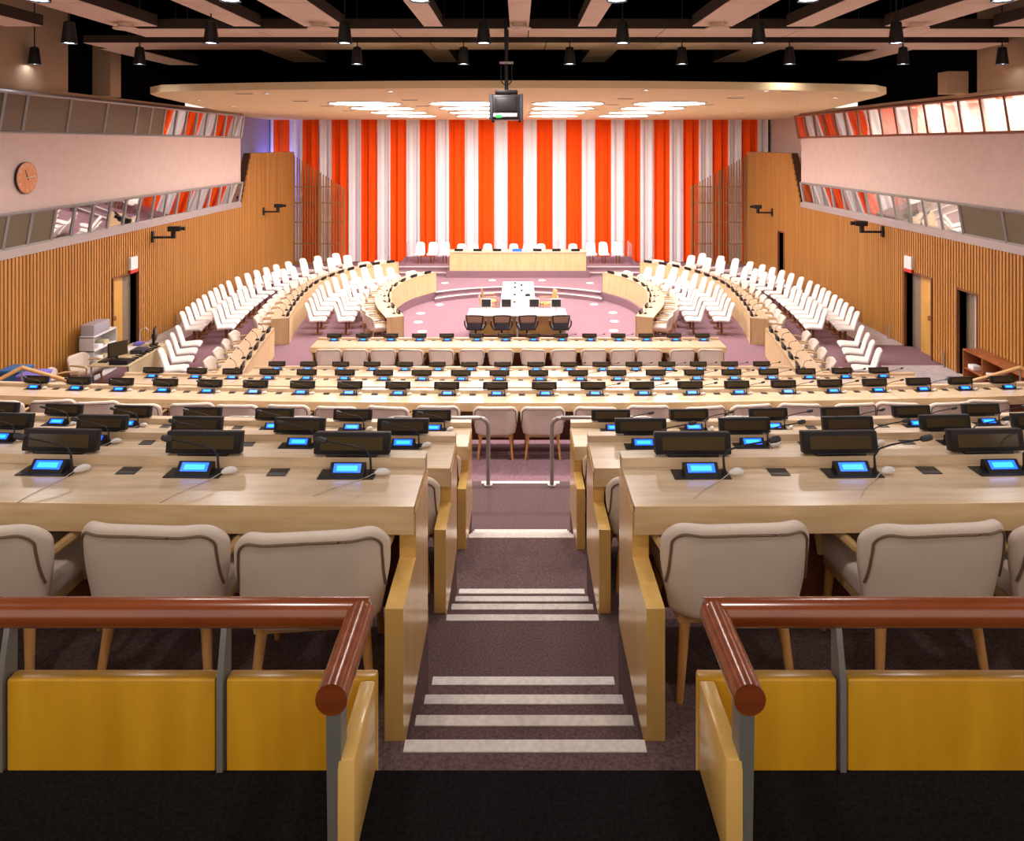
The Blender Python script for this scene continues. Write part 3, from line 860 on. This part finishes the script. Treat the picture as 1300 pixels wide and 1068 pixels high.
# near balustrades
def balustrade(sg):
    s = 'left' if sg < 0 else 'right'
    cx = -.353 if sg < 0 else .437
    r = thing('balustrade', 'near balustrade with red-brown handrail and amber panels %s of the aisle' % s, 'balustrade', (cx, 1.626, GAL), 0, 'near balustrades')
    zr = Z(-1.048) - GAL
    pt = Z(-1.175) - GAL
    MB().tube([(-.0, -.229, zr), (0, .034, zr)], .0305, 20).build('handrail_return', M['rail'], r)
    h = MB().tube([(sg * -.018, .034, zr), (sg * 3.25, .034, zr)], .0305, 20); h.build('handrail', M['rail'], r)
    xs = [cx, -.654 if sg < 0 else .712] + [(-.654 if sg < 0 else .712) + sg * .482 * k for k in range(1, 7)]
    for i, (a, b) in enumerate(zip(xs, xs[1:])):
        a2 = a + sg * (.012 if i else -.04); b2 = b - sg * .012
        lo, hi = min(a2, b2) - cx, max(a2, b2) - cx
        MB().box(lo, hi, .0, .034, -.5, pt, .005, 2).build('panel', M['amber'], r)
    ra = -sg * .04
    lo, hi = min(ra, ra - sg * -.034), max(ra, ra + sg * .034)
    MB().box(lo, hi, -.21, -.001, 0, pt, .005, 2).build('return_panel', M['panel'], r)
    for x in xs[1:]:
        MB().prism_x([(-.006, -.45), (.04, -.45), (.045, zr - .02), (.02, zr - .02), (-.006, pt)], x - cx - .0065, x - cx + .0065).build('post', M['post'], r)
    MB().prism_x([(-.20, 0), (-.165, 0), (-.16, zr - .02), (-.215, zr - .02)], -.014, .014).build('post', M['post'], r)
balustrade(-1); balustrade(1)
for i, (x, y, l) in enumerate(((.86, 2.05, 'nearest right desk, nearer the aisle'), (1.31, 2.07, 'nearest right desk, farther from the aisle'), (-.62, 2.07, 'nearest left desk, nearer the aisle'), (-1.22, 2.08, 'nearest left desk, farther from the aisle'))):
    o = MB().box(x - .03, x + .03, y, y + .9, F1, F1 + .02, .004, 1).build('floor_bracket', M['bracket'])
    tag(o, 'flat metal floor bracket behind the chairs of %s' % l, 'bracket', 'metal floor brackets')

# ---------------------------------------------------------------- curved desks
def ring_desk(label, curve, width, sg):
    """curve = inner edge from near to far; sg = side the delegates sit on"""
    T = WELL + .73
    r = thing('curved_desk', label, 'desk', (curve[0].x, curve[0].y, WELL), 0, 'curved maple desks')
    o = Vector((curve[0].x, curve[0].y)); c = [p - o for p in curve]
    out = offset(c, sg * width)
    MB().strip(c, out, .70, .73).build('worktop', M['maple'], r)
    MB().strip(c, offset(c, sg * .03), .0, .74).build('front_panel', M['ring'], r)
    for i in (0, -1):
        p, q = c[i], out[i]
        d = (c[1] - c[0]).normalized() if i == 0 else (c[-2] - c[-1]).normalized()
        MB().prism([(p.x, p.y), (q.x, q.y), (q.x + d.x * .03, q.y + d.y * .03), (p.x + d.x * .03, p.y + d.y * .03)] if False else
                   [(v.x, v.y) for v in (p, p + (q - p) * .96, p + (q - p) * .96 + d * .03, p + d * .03)], 0, .699).build('end_panel', M['ring'], r)
    return r
def seats_along(curve, n, d, sg):
    L = offset(curve, sg * d); m = len(curve) - 1
    res = []
    for k in range(n):
        f = m * (k + .5) / n; i = int(f); t = f - i
        p = L[i].lerp(L[i + 1], t)
        tan = (curve[min(i + 1, m)] - curve[i]).normalized()
        nrm = Vector((-tan.y, tan.x)) * (-sg)          # direction the sitter faces
        res.append((p, math.atan2(nrm.y, nrm.x) - PI / 2, nrm))
    return res
outL = spline([(-6.37, 20.6), (-6.62, 22.0), (-6.85, 23.8), (-6.94, 25.9), (-6.51, 28.1), (-5.8, 29.5), (-4.9, 30.4)], 60)
p2L = spline([(-5.80, 15.6), (-5.95, 16.4), (-6.2, 18.0), (-6.42, 19.5)], 20)
mir = lambda c: [Vector((-p.x + .08, p.y)) for p in c]
for side in ('left', 'right'):
    f = (lambda c: c) if side == 'left' else mir
    sg = 1 if side == 'left' else -1
    jobs = [('inner', f(inL), .5, 9, 'inner curved desk beside the pit'), ('outer', f(outL), .5, 15, 'outer curved desk'), ('short', f(p2L), .55, 5, 'short slanted desk')]
    for nm, cv, w, n, txt in jobs:
        lab = {'inner': 'inner curved maple desk on the %s rim of the pit', 'outer': 'outer long curved maple desk on the %s side of the well', 'short': 'short slanted maple desk on the %s, nearer than the outer curved desk'}[nm] % side
        ring_desk(lab, cv, w, sg)
        for i, (p, rz, nr) in enumerate(seats_along(cv, n, .09, sg)):
            pos = '%s from the near end' % ORD[i]
            display((p.x, p.y, WELL + .745 - .014), rz, 'black name display on %s %s, %s' % (side, txt, pos), 'name displays')
        for i, (p, rz, nr) in enumerate(seats_along(cv, n, .2, sg)):
            mic((p.x, p.y, WELL + .7315), rz, 'thin dark microphone on %s %s, %s' % (side, txt, '%s from the near end' % ORD[i]), 'desk microphones')
        for i, (p, rz, nr) in enumerate(seats_along(cv, n, w + .14, sg)):
            chair((p.x, p.y, WELL), rz + random.uniform(-.12, .12), 'taupe armchair at the %s %s, %s from the near end' % (side, txt, ORD[i]), 'armchairs at the curved desks')
    # open rows of side chairs
    def row(cv, lo, hi, nm, gname):
        L = length(cv)
        n = int((hi - lo) * L / .64)
        m = len(cv) - 1
        for k in range(n):
            ff = m * (lo + (hi - lo) * (k + .5) / n); i = min(m - 1, int(ff)); p = cv[i].lerp(cv[i + 1], ff - i)
            tan = (cv[i + 1] - cv[i]).normalized(); nr = Vector((-tan.y, tan.x)) * (-sg)
            side_chair((p.x, p.y, WELL), math.atan2(nr.y, nr.x) - PI / 2, 'cream side chair in %s %s, %s from near end' % (side, nm, ORD[k]), gname)
    row(f(offset(outL, 2.62)), .03, .93, 'outermost row by slatted wall', 'outer side chairs')
    row(f(offset(outL, 1.78)), .03, .93, 'row behind outer curved desk', 'outer side chairs')
    m1 = spline([(-5.85, 21.4), (-6.05, 23.2), (-6.2, 24.6), (-6.1, 26.0), (-5.65, 27.6), (-5.0, 28.7)], 40)
    m2 = spline([(-5.03, 21.4), (-5.2, 23.2), (-5.35, 24.6), (-5.3, 25.8), (-4.95, 27.1), (-4.4, 28.1)], 40)
    row(f(m1), 0, 1, 'row before outer curved desk', 'inner side chairs')
    row(f(m2), 0, 1, 'row behind inner curved desk', 'inner side chairs')
    row(f(spline([(-7.75, 16.6), (-8.0, 17.6), (-8.3, 18.6), (-8.5, 19.4)], 20)), 0, 1, 'row behind short slanted desk', 'side chairs by the short desks')

# ------------------------------------------------------------------ podium
dz = .58
mb = MB(); mb.box(-3.0, 2.97, 30.9, 35, WELL, dz)
for a, b in ((-5.3, -3.0), (2.97, 5.3)):
    mb.box(a, b, 31.4, 35, WELL, .43); mb.box(a, b, 32.0, 35, .43, dz)
ds = struct(mb, 'floor_dais', M['well'])
nb = MB()
for a, b in ((-5.3, -3.0), (2.97, 5.3)):
    nb.box(a, b, 31.39, 31.5, .41, .436); nb.box(a, b, 31.99, 32.1, dz - .02, dz + .006)
nb.build('nosing', M['nosing'], ds)
r = thing('podium_desk', 'long straight podium desk in pale wood before the curtain', 'desk', (0, 31.0, dz))
MB().box(-2.88, 2.84, 0, .06, 0, .74, .004, 1).build('front_panel', M['ring'], r)
MB().box(-2.93, 2.89, -.02, .75, .74, .80, .006).build('worktop', M['maple'], r)
for e in (-2.88, 2.80): MB().box(e, e + .04, .06, .7, 0, .74).build('end_panel', M['ring'], r)
for i, x in enumerate((-2.5, -1.71, -.89, -.05, .8, 1.6, 2.4)):
    d = display((x, 31.12, dz + .80), PI, 'black name plate on the podium desk, %s from left' % ORD[i], 'name displays')
o = MB().box(-.2, .2, -.02, .02, 0, .1, .006).build('name_plate', M['blue'], loc=(-.05, 31.02, dz + .80))
tag(o, 'blue lit name plate at the middle of the podium desk', 'name plate')
for i, x in enumerate((-2.5, -1.95, -1.35, -.75, -.2, .4, 1.0, 2.4)):
    side_chair((x, 32.3, dz), PI, 'cream chair behind the podium desk, %s from left' % ORD[i], 'podium chairs')
for i, x in enumerate((-4.38, -3.82, -3.27, 3.25, 3.8, 4.42)):
    side_chair((x, 32.9, dz), PI, 'cream chair beside the podium desk, %s' % ('%s from left on its left' % ORD[i] if i < 3 else '%s from left on its right' % ORD[i - 3]), 'podium chairs')
r = thing('glass_screen', 'low clear glass screen around the podium chairs', 'glass screen', (0, 33.6, dz))
for k in range(6):
    a = -4.95 + 9.9 * k / 6
    MB().box(a + .01, a + 1.64, -.006, .006, .03, .95).build('glass_panel', M['clearglass'], r)
for k in range(7):
    a = -4.95 + 9.9 * k / 6
    MB().box(a - .015, a + .015, -.02, .02, 0, .12).build('clamp', M['bracket'], r)
for s in (-4.95, 4.95): MB().box(s - .006, s + .006, -1.4, -.01, .03, .95).build('glass_panel', M['clearglass'], r)

# ------------------------------------------------------------- pit furniture
r = thing('clerk_desk', 'wide white-topped clerk desk with four monitors in the pit', 'desk', (0, 22.2, PIT))
MB().box(-1.53, 1.46, 0, 1.0, .70, .735, .006).build('worktop', M['whitetop'], r)
for a, b in ((-1.45, -.06), (.0, 1.38)): MB().box(a, b, .55, .6, .03, .70).build('modesty_panel', M['panel'], r)
for x in (-1.47, -.03, 1.42): MB().box(x - .025, x + .025, .05, .95, 0, .70).build('leg', M['lightgrey'], r)
r = thing('long_table', 'long narrow white-topped table running back across the pit', 'table', (0, 23.3, PIT))
MB().box(-.57, .56, 0, 4.4, .70, .735, .006).build('worktop', M['whitetop'], r)
for y in (.2, 2.2, 4.2): MB().box(-.45, .45, y - .03, y + .03, 0, .70).build('leg', M['ring'], r)
def mk_mon():
    r = thing('monitor', '', 'monitor', group='clerk desk monitors')
    MB().box(-.165, .165, -.02, .03, .09, .37, .01).build('bezel', M['lightgrey'], r)
    MB().box(-.14, .14, -.024, -.018, .12, .345).build('screen', M['black'], r)
    MB().tube([(0, .02, .02), (0, .02, .12)], .025, 8).build('stand', M['lightgrey'], r)
    MB().box(-.11, .11, -.08, .08, 0, .02, .006).build('base', M['lightgrey'], r)
    return r
mon = Proto(mk_mon)
for i, x in enumerate((-.99, -.37, .49, 1.17)):
    mon((x, 22.85, .735), 0, 'small monitor on the clerk desk in the pit, %s from left' % ORD[i], 'clerk desk monitors')
def mk_kb():
    r = tag(MB().box(-.2, .2, -.07, .07, 0, .02, .005).build('keyboard', M['lightgrey']), '', 'keyboard', 'clerk desk keyboards'); return r
kb = Proto(mk_kb)
for i, x in enumerate((-.95, -.33, .5, 1.15)):
    kb((x, 22.5, .735), 0, 'keyboard before the monitor on the clerk desk, %s from left' % ORD[i], 'clerk desk keyboards')
def mk_task():
    r = thing('mesh_task_chair', '', 'chair', group='mesh task chairs')
    def fr(t):
        def f(u, v):
            a = 2 * u - 1
            return Vector((a * (.20 + .05 * v), -.22 - .08 * v + .05 * a * a - t, .52 + .36 * v - .02 * a * a))
        return f
    m = MB(); m.shell(fr(.006), fr(-.006), 8, 6); m.build('mesh_panel', M['mesh_back'], r)
    fo = fr(0)
    loop_ = [fo(k / 10, 0) for k in range(11)] + [fo(1, k / 6) for k in range(1, 7)] + [fo(1 - k / 10, 1) for k in range(1, 11)] + [fo(0, 1 - k / 6) for k in range(1, 7)]
    MB().tube(loop_, .022, 8).build('back_frame', M['black'], r)
    m = MB(); m.shell(lambda u, v: Vector(((2 * u - 1) * .2, -.30 + .04 * (2 * u - 1) ** 2, .48 + .17 * v)), lambda u, v: Vector(((2 * u - 1) * .2, -.25 + .04 * (2 * u - 1) ** 2, .48 + .17 * v)), 6, 3)
    m.build('lumbar_pad', M['charcoal'], r)
    MB().box(-.25, .25, -.22, .25, .42, .50, .03, 3).build('seat', M['charcoal'], r)
    for s in (-1, 1): MB().tube([(s * .24, -.1, .44), (s * .31, -.08, .55), (s * .31, -.1, .66), (s * .31, .12, .67)], .022, 8).build('arm', M['black'], r)
    MB().tube([(0, 0, .08), (0, 0, .43)], .03, 10).build('column', M['blackmetal'], r)
    for k in range(5):
        a = 2 * PI * k / 5 + .3
        MB().tube([(0, 0, .1), (.28 * math.cos(a), .28 * math.sin(a), .055)], [.03, .02], 8).build('foot', M['black'], r)
        MB().tube([(.28 * math.cos(a) - .02, .28 * math.sin(a), .028), (.28 * math.cos(a) + .02, .28 * math.sin(a), .028)], .028, 10).build('caster', M['black'], r)
    return r
task = Proto(mk_task)
for i, (x, rz) in enumerate(((-1.26, -.08), (-.49, .05), (.25, .12), (1.24, .03))):
    task((x, 21.85, PIT), rz, 'black mesh-backed task chair at the clerk desk, %s from left' % ORD[i], 'mesh task chairs')
def mk_wood():
    r = thing('wooden_chair', '', 'chair', group='wooden chairs at the long table')
    MB().box(-.22, .22, -.22, .22, .42, .46, .012).build('seat', M['honey'], r)
    m = MB(); m.shell(lambda u, v: Vector(((2 * u - 1) * .21, -.23 - .09 * v, .48 + .42 * v)), lambda u, v: Vector(((2 * u - 1) * .21, -.20 - .09 * v, .48 + .42 * v)), 6, 4); m.build('backrest', M['honey'], r)
    for s in (-1, 1):
        for q in (-1, 1): MB().tube([(s * .18, q * .18, .43), (s * .21, q * .22, 0)], [.02, .013], 8).build('leg', M['honey'], r)
        MB().tube([(s * .23, -.22, .62), (s * .25, .18, .63), (s * .22, .2, .44)], .017, 6).build('arm', M['honey'], r)
    return r
wood = Proto(mk_wood)
for x, y, rz, l in ((-.98, 24.3, -PI / 2, 'on the left of the long pit table, nearer one'), (-.98, 25.7, -PI / 2 + .2, 'on the left of the long pit table, farther one'),
                    (.98, 24.2, PI / 2, 'on the right of the long pit table, nearest'), (.98, 25.3, PI / 2 + .25, 'on the right of the long pit table, farthest')):
    wood((x, y, PIT), rz, 'honey-coloured wooden armchair %s' % l, 'wooden chairs at the long table')
for i, (x, y) in enumerate(((-.12, 24.0), (-.12, 25.2), (.12, 25.9), (-.12, 26.5), (.12, 26.9), (-.12, 27.3))):
    o = MB().box(-.04, .04, -.05, .05, 0, .05, .01).build('table_microphone', M['black'], loc=(x, y, .735))
    tag(o, 'small dark microphone box on the long pit table, %s from the near end' % ORD[i], 'microphone', 'boxes on the long pit table')
o = MB().tube([(-.05, 0, .03), (.05, 0, .05), (.12, .02, .04)], [.05, .06, .03], 10).build('telephone', M['black'], loc=(.28, 25.0, .735))
tag(o, 'dark telephone on the right of the long pit table', 'telephone')
def mk_plate():
    return tag(MB().lathe((0, 0, 0), [(.001, .012), (.13, .012), (.15, .002), (.15, 0)], 20, False).build('floor_outlet', M['paper']), '', 'floor outlet', 'round floor outlets')
fplate = Proto(mk_plate)
for i, (px, py) in enumerate(((558, 387), (534, 398), (531, 409), (536, 421), (754, 386.6), (778, 397), (780, 408), (779, 420))):
    s = (py - 184) / 5.85
    fplate(((px - 658) / s, 940 / s, PIT), 0, 'round white floor outlet on the %s of the pit, %s from the far end' % ('left' if i < 4 else 'right', ORD[i % 4]), 'round floor outlets')
for i, (px, py) in enumerate(((565, 359.5), (625, 356), (688, 356), (749, 359.5))):
    s = (py - 184) / 5.55
    fplate(((px - 658) / s, 940 / s, WELL), 0, 'round white floor outlet before the podium, %s from left' % ORD[i], 'round floor outlets')

# ------------------------------------------------------------ wall equipment
def mk_cam():
    r = thing('wall_camera', '', 'camera', group='wall cameras')
    MB().box(0, .06, -.06, .06, -.16, .16, .008).build('wall_plate', M['black'], r)
    MB().tube([(.04, 0, -.02), (.62, .0, -.02)], .035, 10).build('bracket_arm', M['black'], r)
    MB().tube([(.60, 0, -.05), (.60, 0, .16)], .07, 12).build('pan_head', M['black'], r)
    MB().box(.45, .80, -.08, .08, .15, .30, .02).build('camera_body', M['black'], r)
    MB().tube([(.80, 0, .225), (.92, 0, .225)], [.045, .06], 12).build('lens', M['blackmetal'], r)
    return r
camr = Proto(mk_cam)
camr((WL + .05, 21.1, Z(-2.62)), .1, 'black camera on the left slatted wall, nearer of two', 'wall cameras')
camr((WL + .05, 30.3, Z(-2.72)), .1, 'black camera on the left slatted wall, farther one near the curtain', 'wall cameras')
camr((WR - .05, 21.6, Z(-2.52)), PI - .1, 'black camera on the right slatted wall, nearer of two', 'wall cameras')
camr((WR - .05, 31.0, Z(-2.82)), PI - .1, 'black camera on the right slatted wall, farther one near the curtain', 'wall cameras')
def exit_sign(X, sg, y, l):
    r = thing('exit_sign', l, 'sign', (X + sg * .06, y, Z(-3.46)), 0, 'door signs')
    MB().box(min(0, sg * .07), max(0, sg * .07), -.17, .17, 0, .24, .008).build('sign_box', M['red'], r)
    MB().box(min(0, sg * .08), max(0, sg * .08), -.19, .17, .10, .44, .002, 1).build('paper_sheet', M['paper'], r)
exit_sign(WL, 1, 20.0, 'red sign with white sheet above the left wall doorway')
exit_sign(WR, -1, 20.1, 'red sign with white sheet above the right wall doorway')
# clock
r = thing('wall_clock', 'round orange wooden clock on the pink left wall', 'clock', (WL + .002, 15.75, Z(-.70)))
def cyl_x(mb, x0, x1, R, n=40):
    mb.tube([(x0, 0, 0), (x1, 0, 0)], R, n)
m = MB(); cyl_x(m, 0, .05, .34); m.build('rim', M['black'], r)
m = MB(); cyl_x(m, .04, .056, .328); m.build('dial', M['clock'], r)
def digit(txt, p, size, par):
    c = bpy.data.curves.new('numeral', 'FONT'); c.body = txt; c.size = size; c.align_x = 'CENTER'; c.align_y = 'CENTER'; c.extrude = .002
    o = bpy.data.objects.new('numeral', c); COL.objects.link(o)
    me = bpy.data.meshes.new_from_object(o); bpy.data.objects.remove(o)
    o = bpy.data.objects.new('numeral', me); COL.objects.link(o); me.materials.append(M['paper'])
    o.parent = par; o.location = p; o.rotation_euler = (PI / 2, 0, PI / 2)
for h in range(1, 13):
    a = 2 * PI * h / 12
    digit(str(h), (.058, .265 * math.sin(a), .265 * math.cos(a)), .085, r)
def hand(a, L, w, m_):
    d = Vector((0, math.sin(a), math.cos(a)))
    MB().tube([Vector((.064, 0, 0)) - d * .05, Vector((.064, 0, 0)) + d * L], [w, w * .6], 6).build('hand', m_, r)
hand(2 * PI * 14 / 60, .24, .010, M['paper']); hand(2 * PI * 11.2 / 12, .19, .010, M['piping'])

# -------------------------------------------------- technician corner, left
r = thing('shelf_cabinet', 'light grey open shelf cabinet against the left slatted wall', 'cabinet', (-10.1, 17.8, WELL))
for y in (-.5, .47): MB().box(-.18, .18, y, y + .03, 0, 1.05).build('side_panel', M['lightgrey'], r)
MB().box(-.18, -.16, -.5, .5, 0, 1.05).build('back_panel', M['lightgrey'], r)
for z in (.02, .36, .70, 1.03): MB().box(-.18, .18, -.5, .5, z, z + .025).build('shelf', M['paper'], r)
o = MB().box(-.17, .15, -.38, .3, 0, .26, .02).build('equipment_case', M['grey'], loc=(-10.1, 17.75, WELL + 1.056)); tag(o, 'grey equipment case lying on the shelf cabinet', 'case')
for i, (y, z, h) in enumerate(((17.7, .725, .06), (17.95, .725, .10), (17.7, .385, .12), (18.0, .385, .08))):
    o = MB().box(-.1, .1, -.1, .1, 0, h, .008).build('paper_stack', M['tan' if i % 2 else 'paper'], loc=(-10.08, y, WELL + z))
    tag(o, '%s pile of papers on the %s shelf of the grey cabinet' % ('tan' if i % 2 else 'white', 'upper' if z > .5 else 'lower'), 'papers', 'papers in the grey cabinet')
r = thing('technician_desk', 'technician desk with monitors and cables by the left wall', 'desk', (-8.95, 17.1, WELL))
MB().box(-.45, .45, -.95, .95, .70, .73, .005).build('worktop', M['tan'], r)
for x in (-.42, .39): 
    for y in (-.9, .87): MB().box(x, x + .03, y, y + .03, 0, .70).build('leg', M['grey'], r)
MB().box(.40, .43, -.9, .9, .2, .70).build('side_panel', M['tan'], r)
def mk_dm():
    r = thing('desktop_monitor', '', 'monitor', group='technician monitors')
    MB().box(-.22, .22, -.015, .03, .10, .42, .012).build('bezel', M['black'], r)
    MB().box(-.2, .2, -.019, -.013, .125, .40).build('screen', M['screen'], r)
    MB().tube([(0, .04, .02), (0, .05, .26)], .03, 8).build('stand', M['black'], r)
    MB().box(-.12, .12, -.06, .12, 0, .02, .006).build('base', M['black'], r)
    return r
dm = Proto(mk_dm)
dm((-8.95, 16.55, WELL + .73), 1.0, 'large black monitor on the technician desk, nearer one', 'technician monitors')
dm((-8.75, 17.85, WELL + .73), 1.9, 'black monitor on the technician desk, farther one', 'technician monitors')
o = MB().box(-.1, .1, -.24, .24, 0, .025, .006).build('keyboard', M['black'], loc=(-9.2, 16.6, WELL + .73)); tag(o, 'black keyboard on the technician desk', 'keyboard')
for i, (x, y, sx, sy, h, m_, nm, l, c_) in enumerate(((-8.75, 16.3, .2, .12, .1, 'black', 'control_box', 'black control box at the near end of the technician desk', 'box'),
        (-8.8, 17.2, .14, .16, .09, 'charcoal', 'control_box', 'charcoal control box in the middle of the technician desk', 'box'),
        (-9.2, 17.5, .12, .18, .02, 'paper', 'paper_sheet', 'white papers on the technician desk', 'papers'),
        (-9.15, 17.85, .1, .1, .06, 'violet', 'cloth', 'violet cloth at the far end of the technician desk', 'cloth'))):
    o = MB().box(-sx, sx, -sy, sy, 0, h, .01).build(nm, M[m_], loc=(x, y, WELL + .73)); tag(o, l, c_)
c = MB(); pts = []
for k in range(40):
    pts.append((-8.62 + .1 * math.sin(k * 1.7), 16.4 + k * .032, WELL + .745 + .02 * abs(math.sin(k * 2.3))))
o = c.tube(pts, .012, 6).build('cable_bundle', M['black']); tag(o, 'tangle of black cables along the technician desk', 'cables')
r = thing('desk_lamp', 'pale gooseneck lamp at the far end of the technician desk', 'lamp', (-9.2, 18.0, WELL + .73))
MB().lathe((0, 0, 0), [(.06, 0), (.06, .02), (.01, .03)], 14).build('base', M['lightgrey'], r)
MB().tube([(0, 0, .02), (0, 0, .25), (.05, 0, .36), (.14, 0, .38), (.22, 0, .30)], .012, 8).build('gooseneck', M['lightgrey'], r)
chair((-9.85, 16.9, WELL), -PI / 2 - .2, 'taupe armchair at the technician desk, farther one by the cabinet', 'technician armchairs')
chair((-9.75, 15.9, WELL), -PI / 2 + .35, 'taupe armchair at the technician desk, nearer one', 'technician armchairs')

# side handrails and what stands by them
def siderail(sg):
    s = 'left' if sg < 0 else 'right'
    x = -8.85 if sg < 0 else 8.95
    r = thing('stair_handrail', 'honey wood stair handrail beside the %s wall' % s, 'handrail', (x, 13.2, FB), 0, 'side stair handrails')
    MB().tube([(sg * .9, -.55, .45), (0, .0, .98), (-sg * .55, .75, .45)], .04, 10).build('rail', M['honey'], r)
    for p in ((sg * .0, .0, .95), (sg * .7, -.43, .55), (-sg * .42, .58, .55)):
        MB().tube([(p[0], p[1], 0 if p[1] < .5 else 0), p], .016, 8).build('post', M['steel'], r)
siderail(-1); siderail(1)
for x, y, m_, l in ((-9.9, 14.6, 'bluebin', 'blue plastic bin by the left stair handrail, nearer the wall'), (-9.35, 14.3, 'violet', 'violet-blue bin by the left stair handrail, farther from the wall')):
    r = thing('storage_bin', l, 'bin', (x, y, WELL), 0, 'bins by the left handrail')
    MB().prism([(-.2, -.2), (.2, -.2), (.2, .2), (-.2, .2)], 0, 1.1).build('bin_body', M[m_], r)
    MB().box(-.22, .22, -.22, .22, 1.1, 1.16, .01).build('lid', M[m_], r)
r = thing('low_bookcase', 'red-brown open bookcase against the right slatted wall', 'bookcase', (10.4, 15.6, WELL))
MB().box(-.2, .22, -1.4, 1.4, .84, .88, .004).build('top', M['redwood'], r)
MB().box(.18, .22, -1.4, 1.4, .0, .84).build('back_panel', M['redwood'], r)
for z in (.05, .44): MB().box(-.2, .18, -1.4, 1.4, z, z + .03).build('shelf', M['redwood'], r)
for k in range(5):
    y = -1.4 + 2.77 * k / 4
    MB().box(-.2, .18, y, y + .03, 0, .84).build('divider', M['redwood'], r)
for i, (y, z) in enumerate(((16.75, .47), (16.1, .47), (16.55, .08))):
    o = MB().box(-.09, .09, -.1, .1, 0, .1, .006).build('paper_stack', M['paper'], loc=(10.32, y, WELL + z)); tag(o, 'white papers in the red-brown bookcase, %s' % ('upper shelf far end', 'upper shelf second bay', 'lower shelf far end')[i], 'papers', 'papers in the bookcase')
for i, (X, y) in enumerate(((WL + .12, 22.5), (WL + .12, 25.0), (WR - .12, 21.2), (WR - .12, 23.3), (WR - .12, 18.4))):
    o = MB().tube([(X, y, WELL + .012), (X, y, WELL + .42)], .02, 8).build('floor_bollard', M['steel'])
    tag(o, 'short steel post at the foot of the %s wall, %s' % ('left' if X < 0 else 'right', ['nearer', 'farther', 'middle', 'farthest', 'nearest'][i]), 'post', 'short wall posts')

# ------------------------------------------------------------ lights, camera
w = bpy.data.worlds.new('World'); S.world = w; w.use_nodes = True
w.node_tree.nodes['Background'].inputs[0].default_value = (1, .86, .76, 1)
w.node_tree.nodes['Background'].inputs[1].default_value = .92
def area(name, loc, rot, sx, sy, p, col):
    l = bpy.data.lights.new(name, 'AREA'); l.shape = 'RECTANGLE'; l.size = sx; l.size_y = sy; l.energy = p; l.color = col
    o = bpy.data.objects.new(name, l); COL.objects.link(o); o.location = loc; o.rotation_euler = rot
# booth room lamps on the right upper row, blue stage lamp in the left recess
area('booth_lamp', (WR + 1.1, 15, Z(1.10)), (0, 0, 0), .5, 16, 900, (1, .93, .9))
area('recess_lamp', (-11.2, 33.6, 4.2), (PI * .6, 0, .5), .5, .3, 60, (.25, .3, 1))

cd_ = bpy.data.cameras.new('Camera'); co = bpy.data.objects.new('Camera', cd_); COL.objects.link(co)
co.location = (0, 0, E); co.rotation_euler = (PI / 2, 0, 0)
cd_.sensor_fit = 'HORIZONTAL'; cd_.sensor_width = 36; cd_.lens = 36 * 940 / 1300
cd_.shift_x = -8 / 1300; cd_.shift_y = -350 / 1300; cd_.clip_start = .02; cd_.clip_end = 200
S.camera = co
S.view_settings.view_transform = 'Standard'; S.view_settings.look = 'None'
S.view_settings.gamma = 1; S.view_settings.use_curve_mapping = False
S.view_settings.exposure = .45
S.cycles.max_bounces = 6; S.cycles.diffuse_bounces = 4; S.cycles.glossy_bounces = 3; S.cycles.transparent_max_bounces = 12
S.cycles.use_denoising = True; S.cycles.sample_clamp_indirect = 4
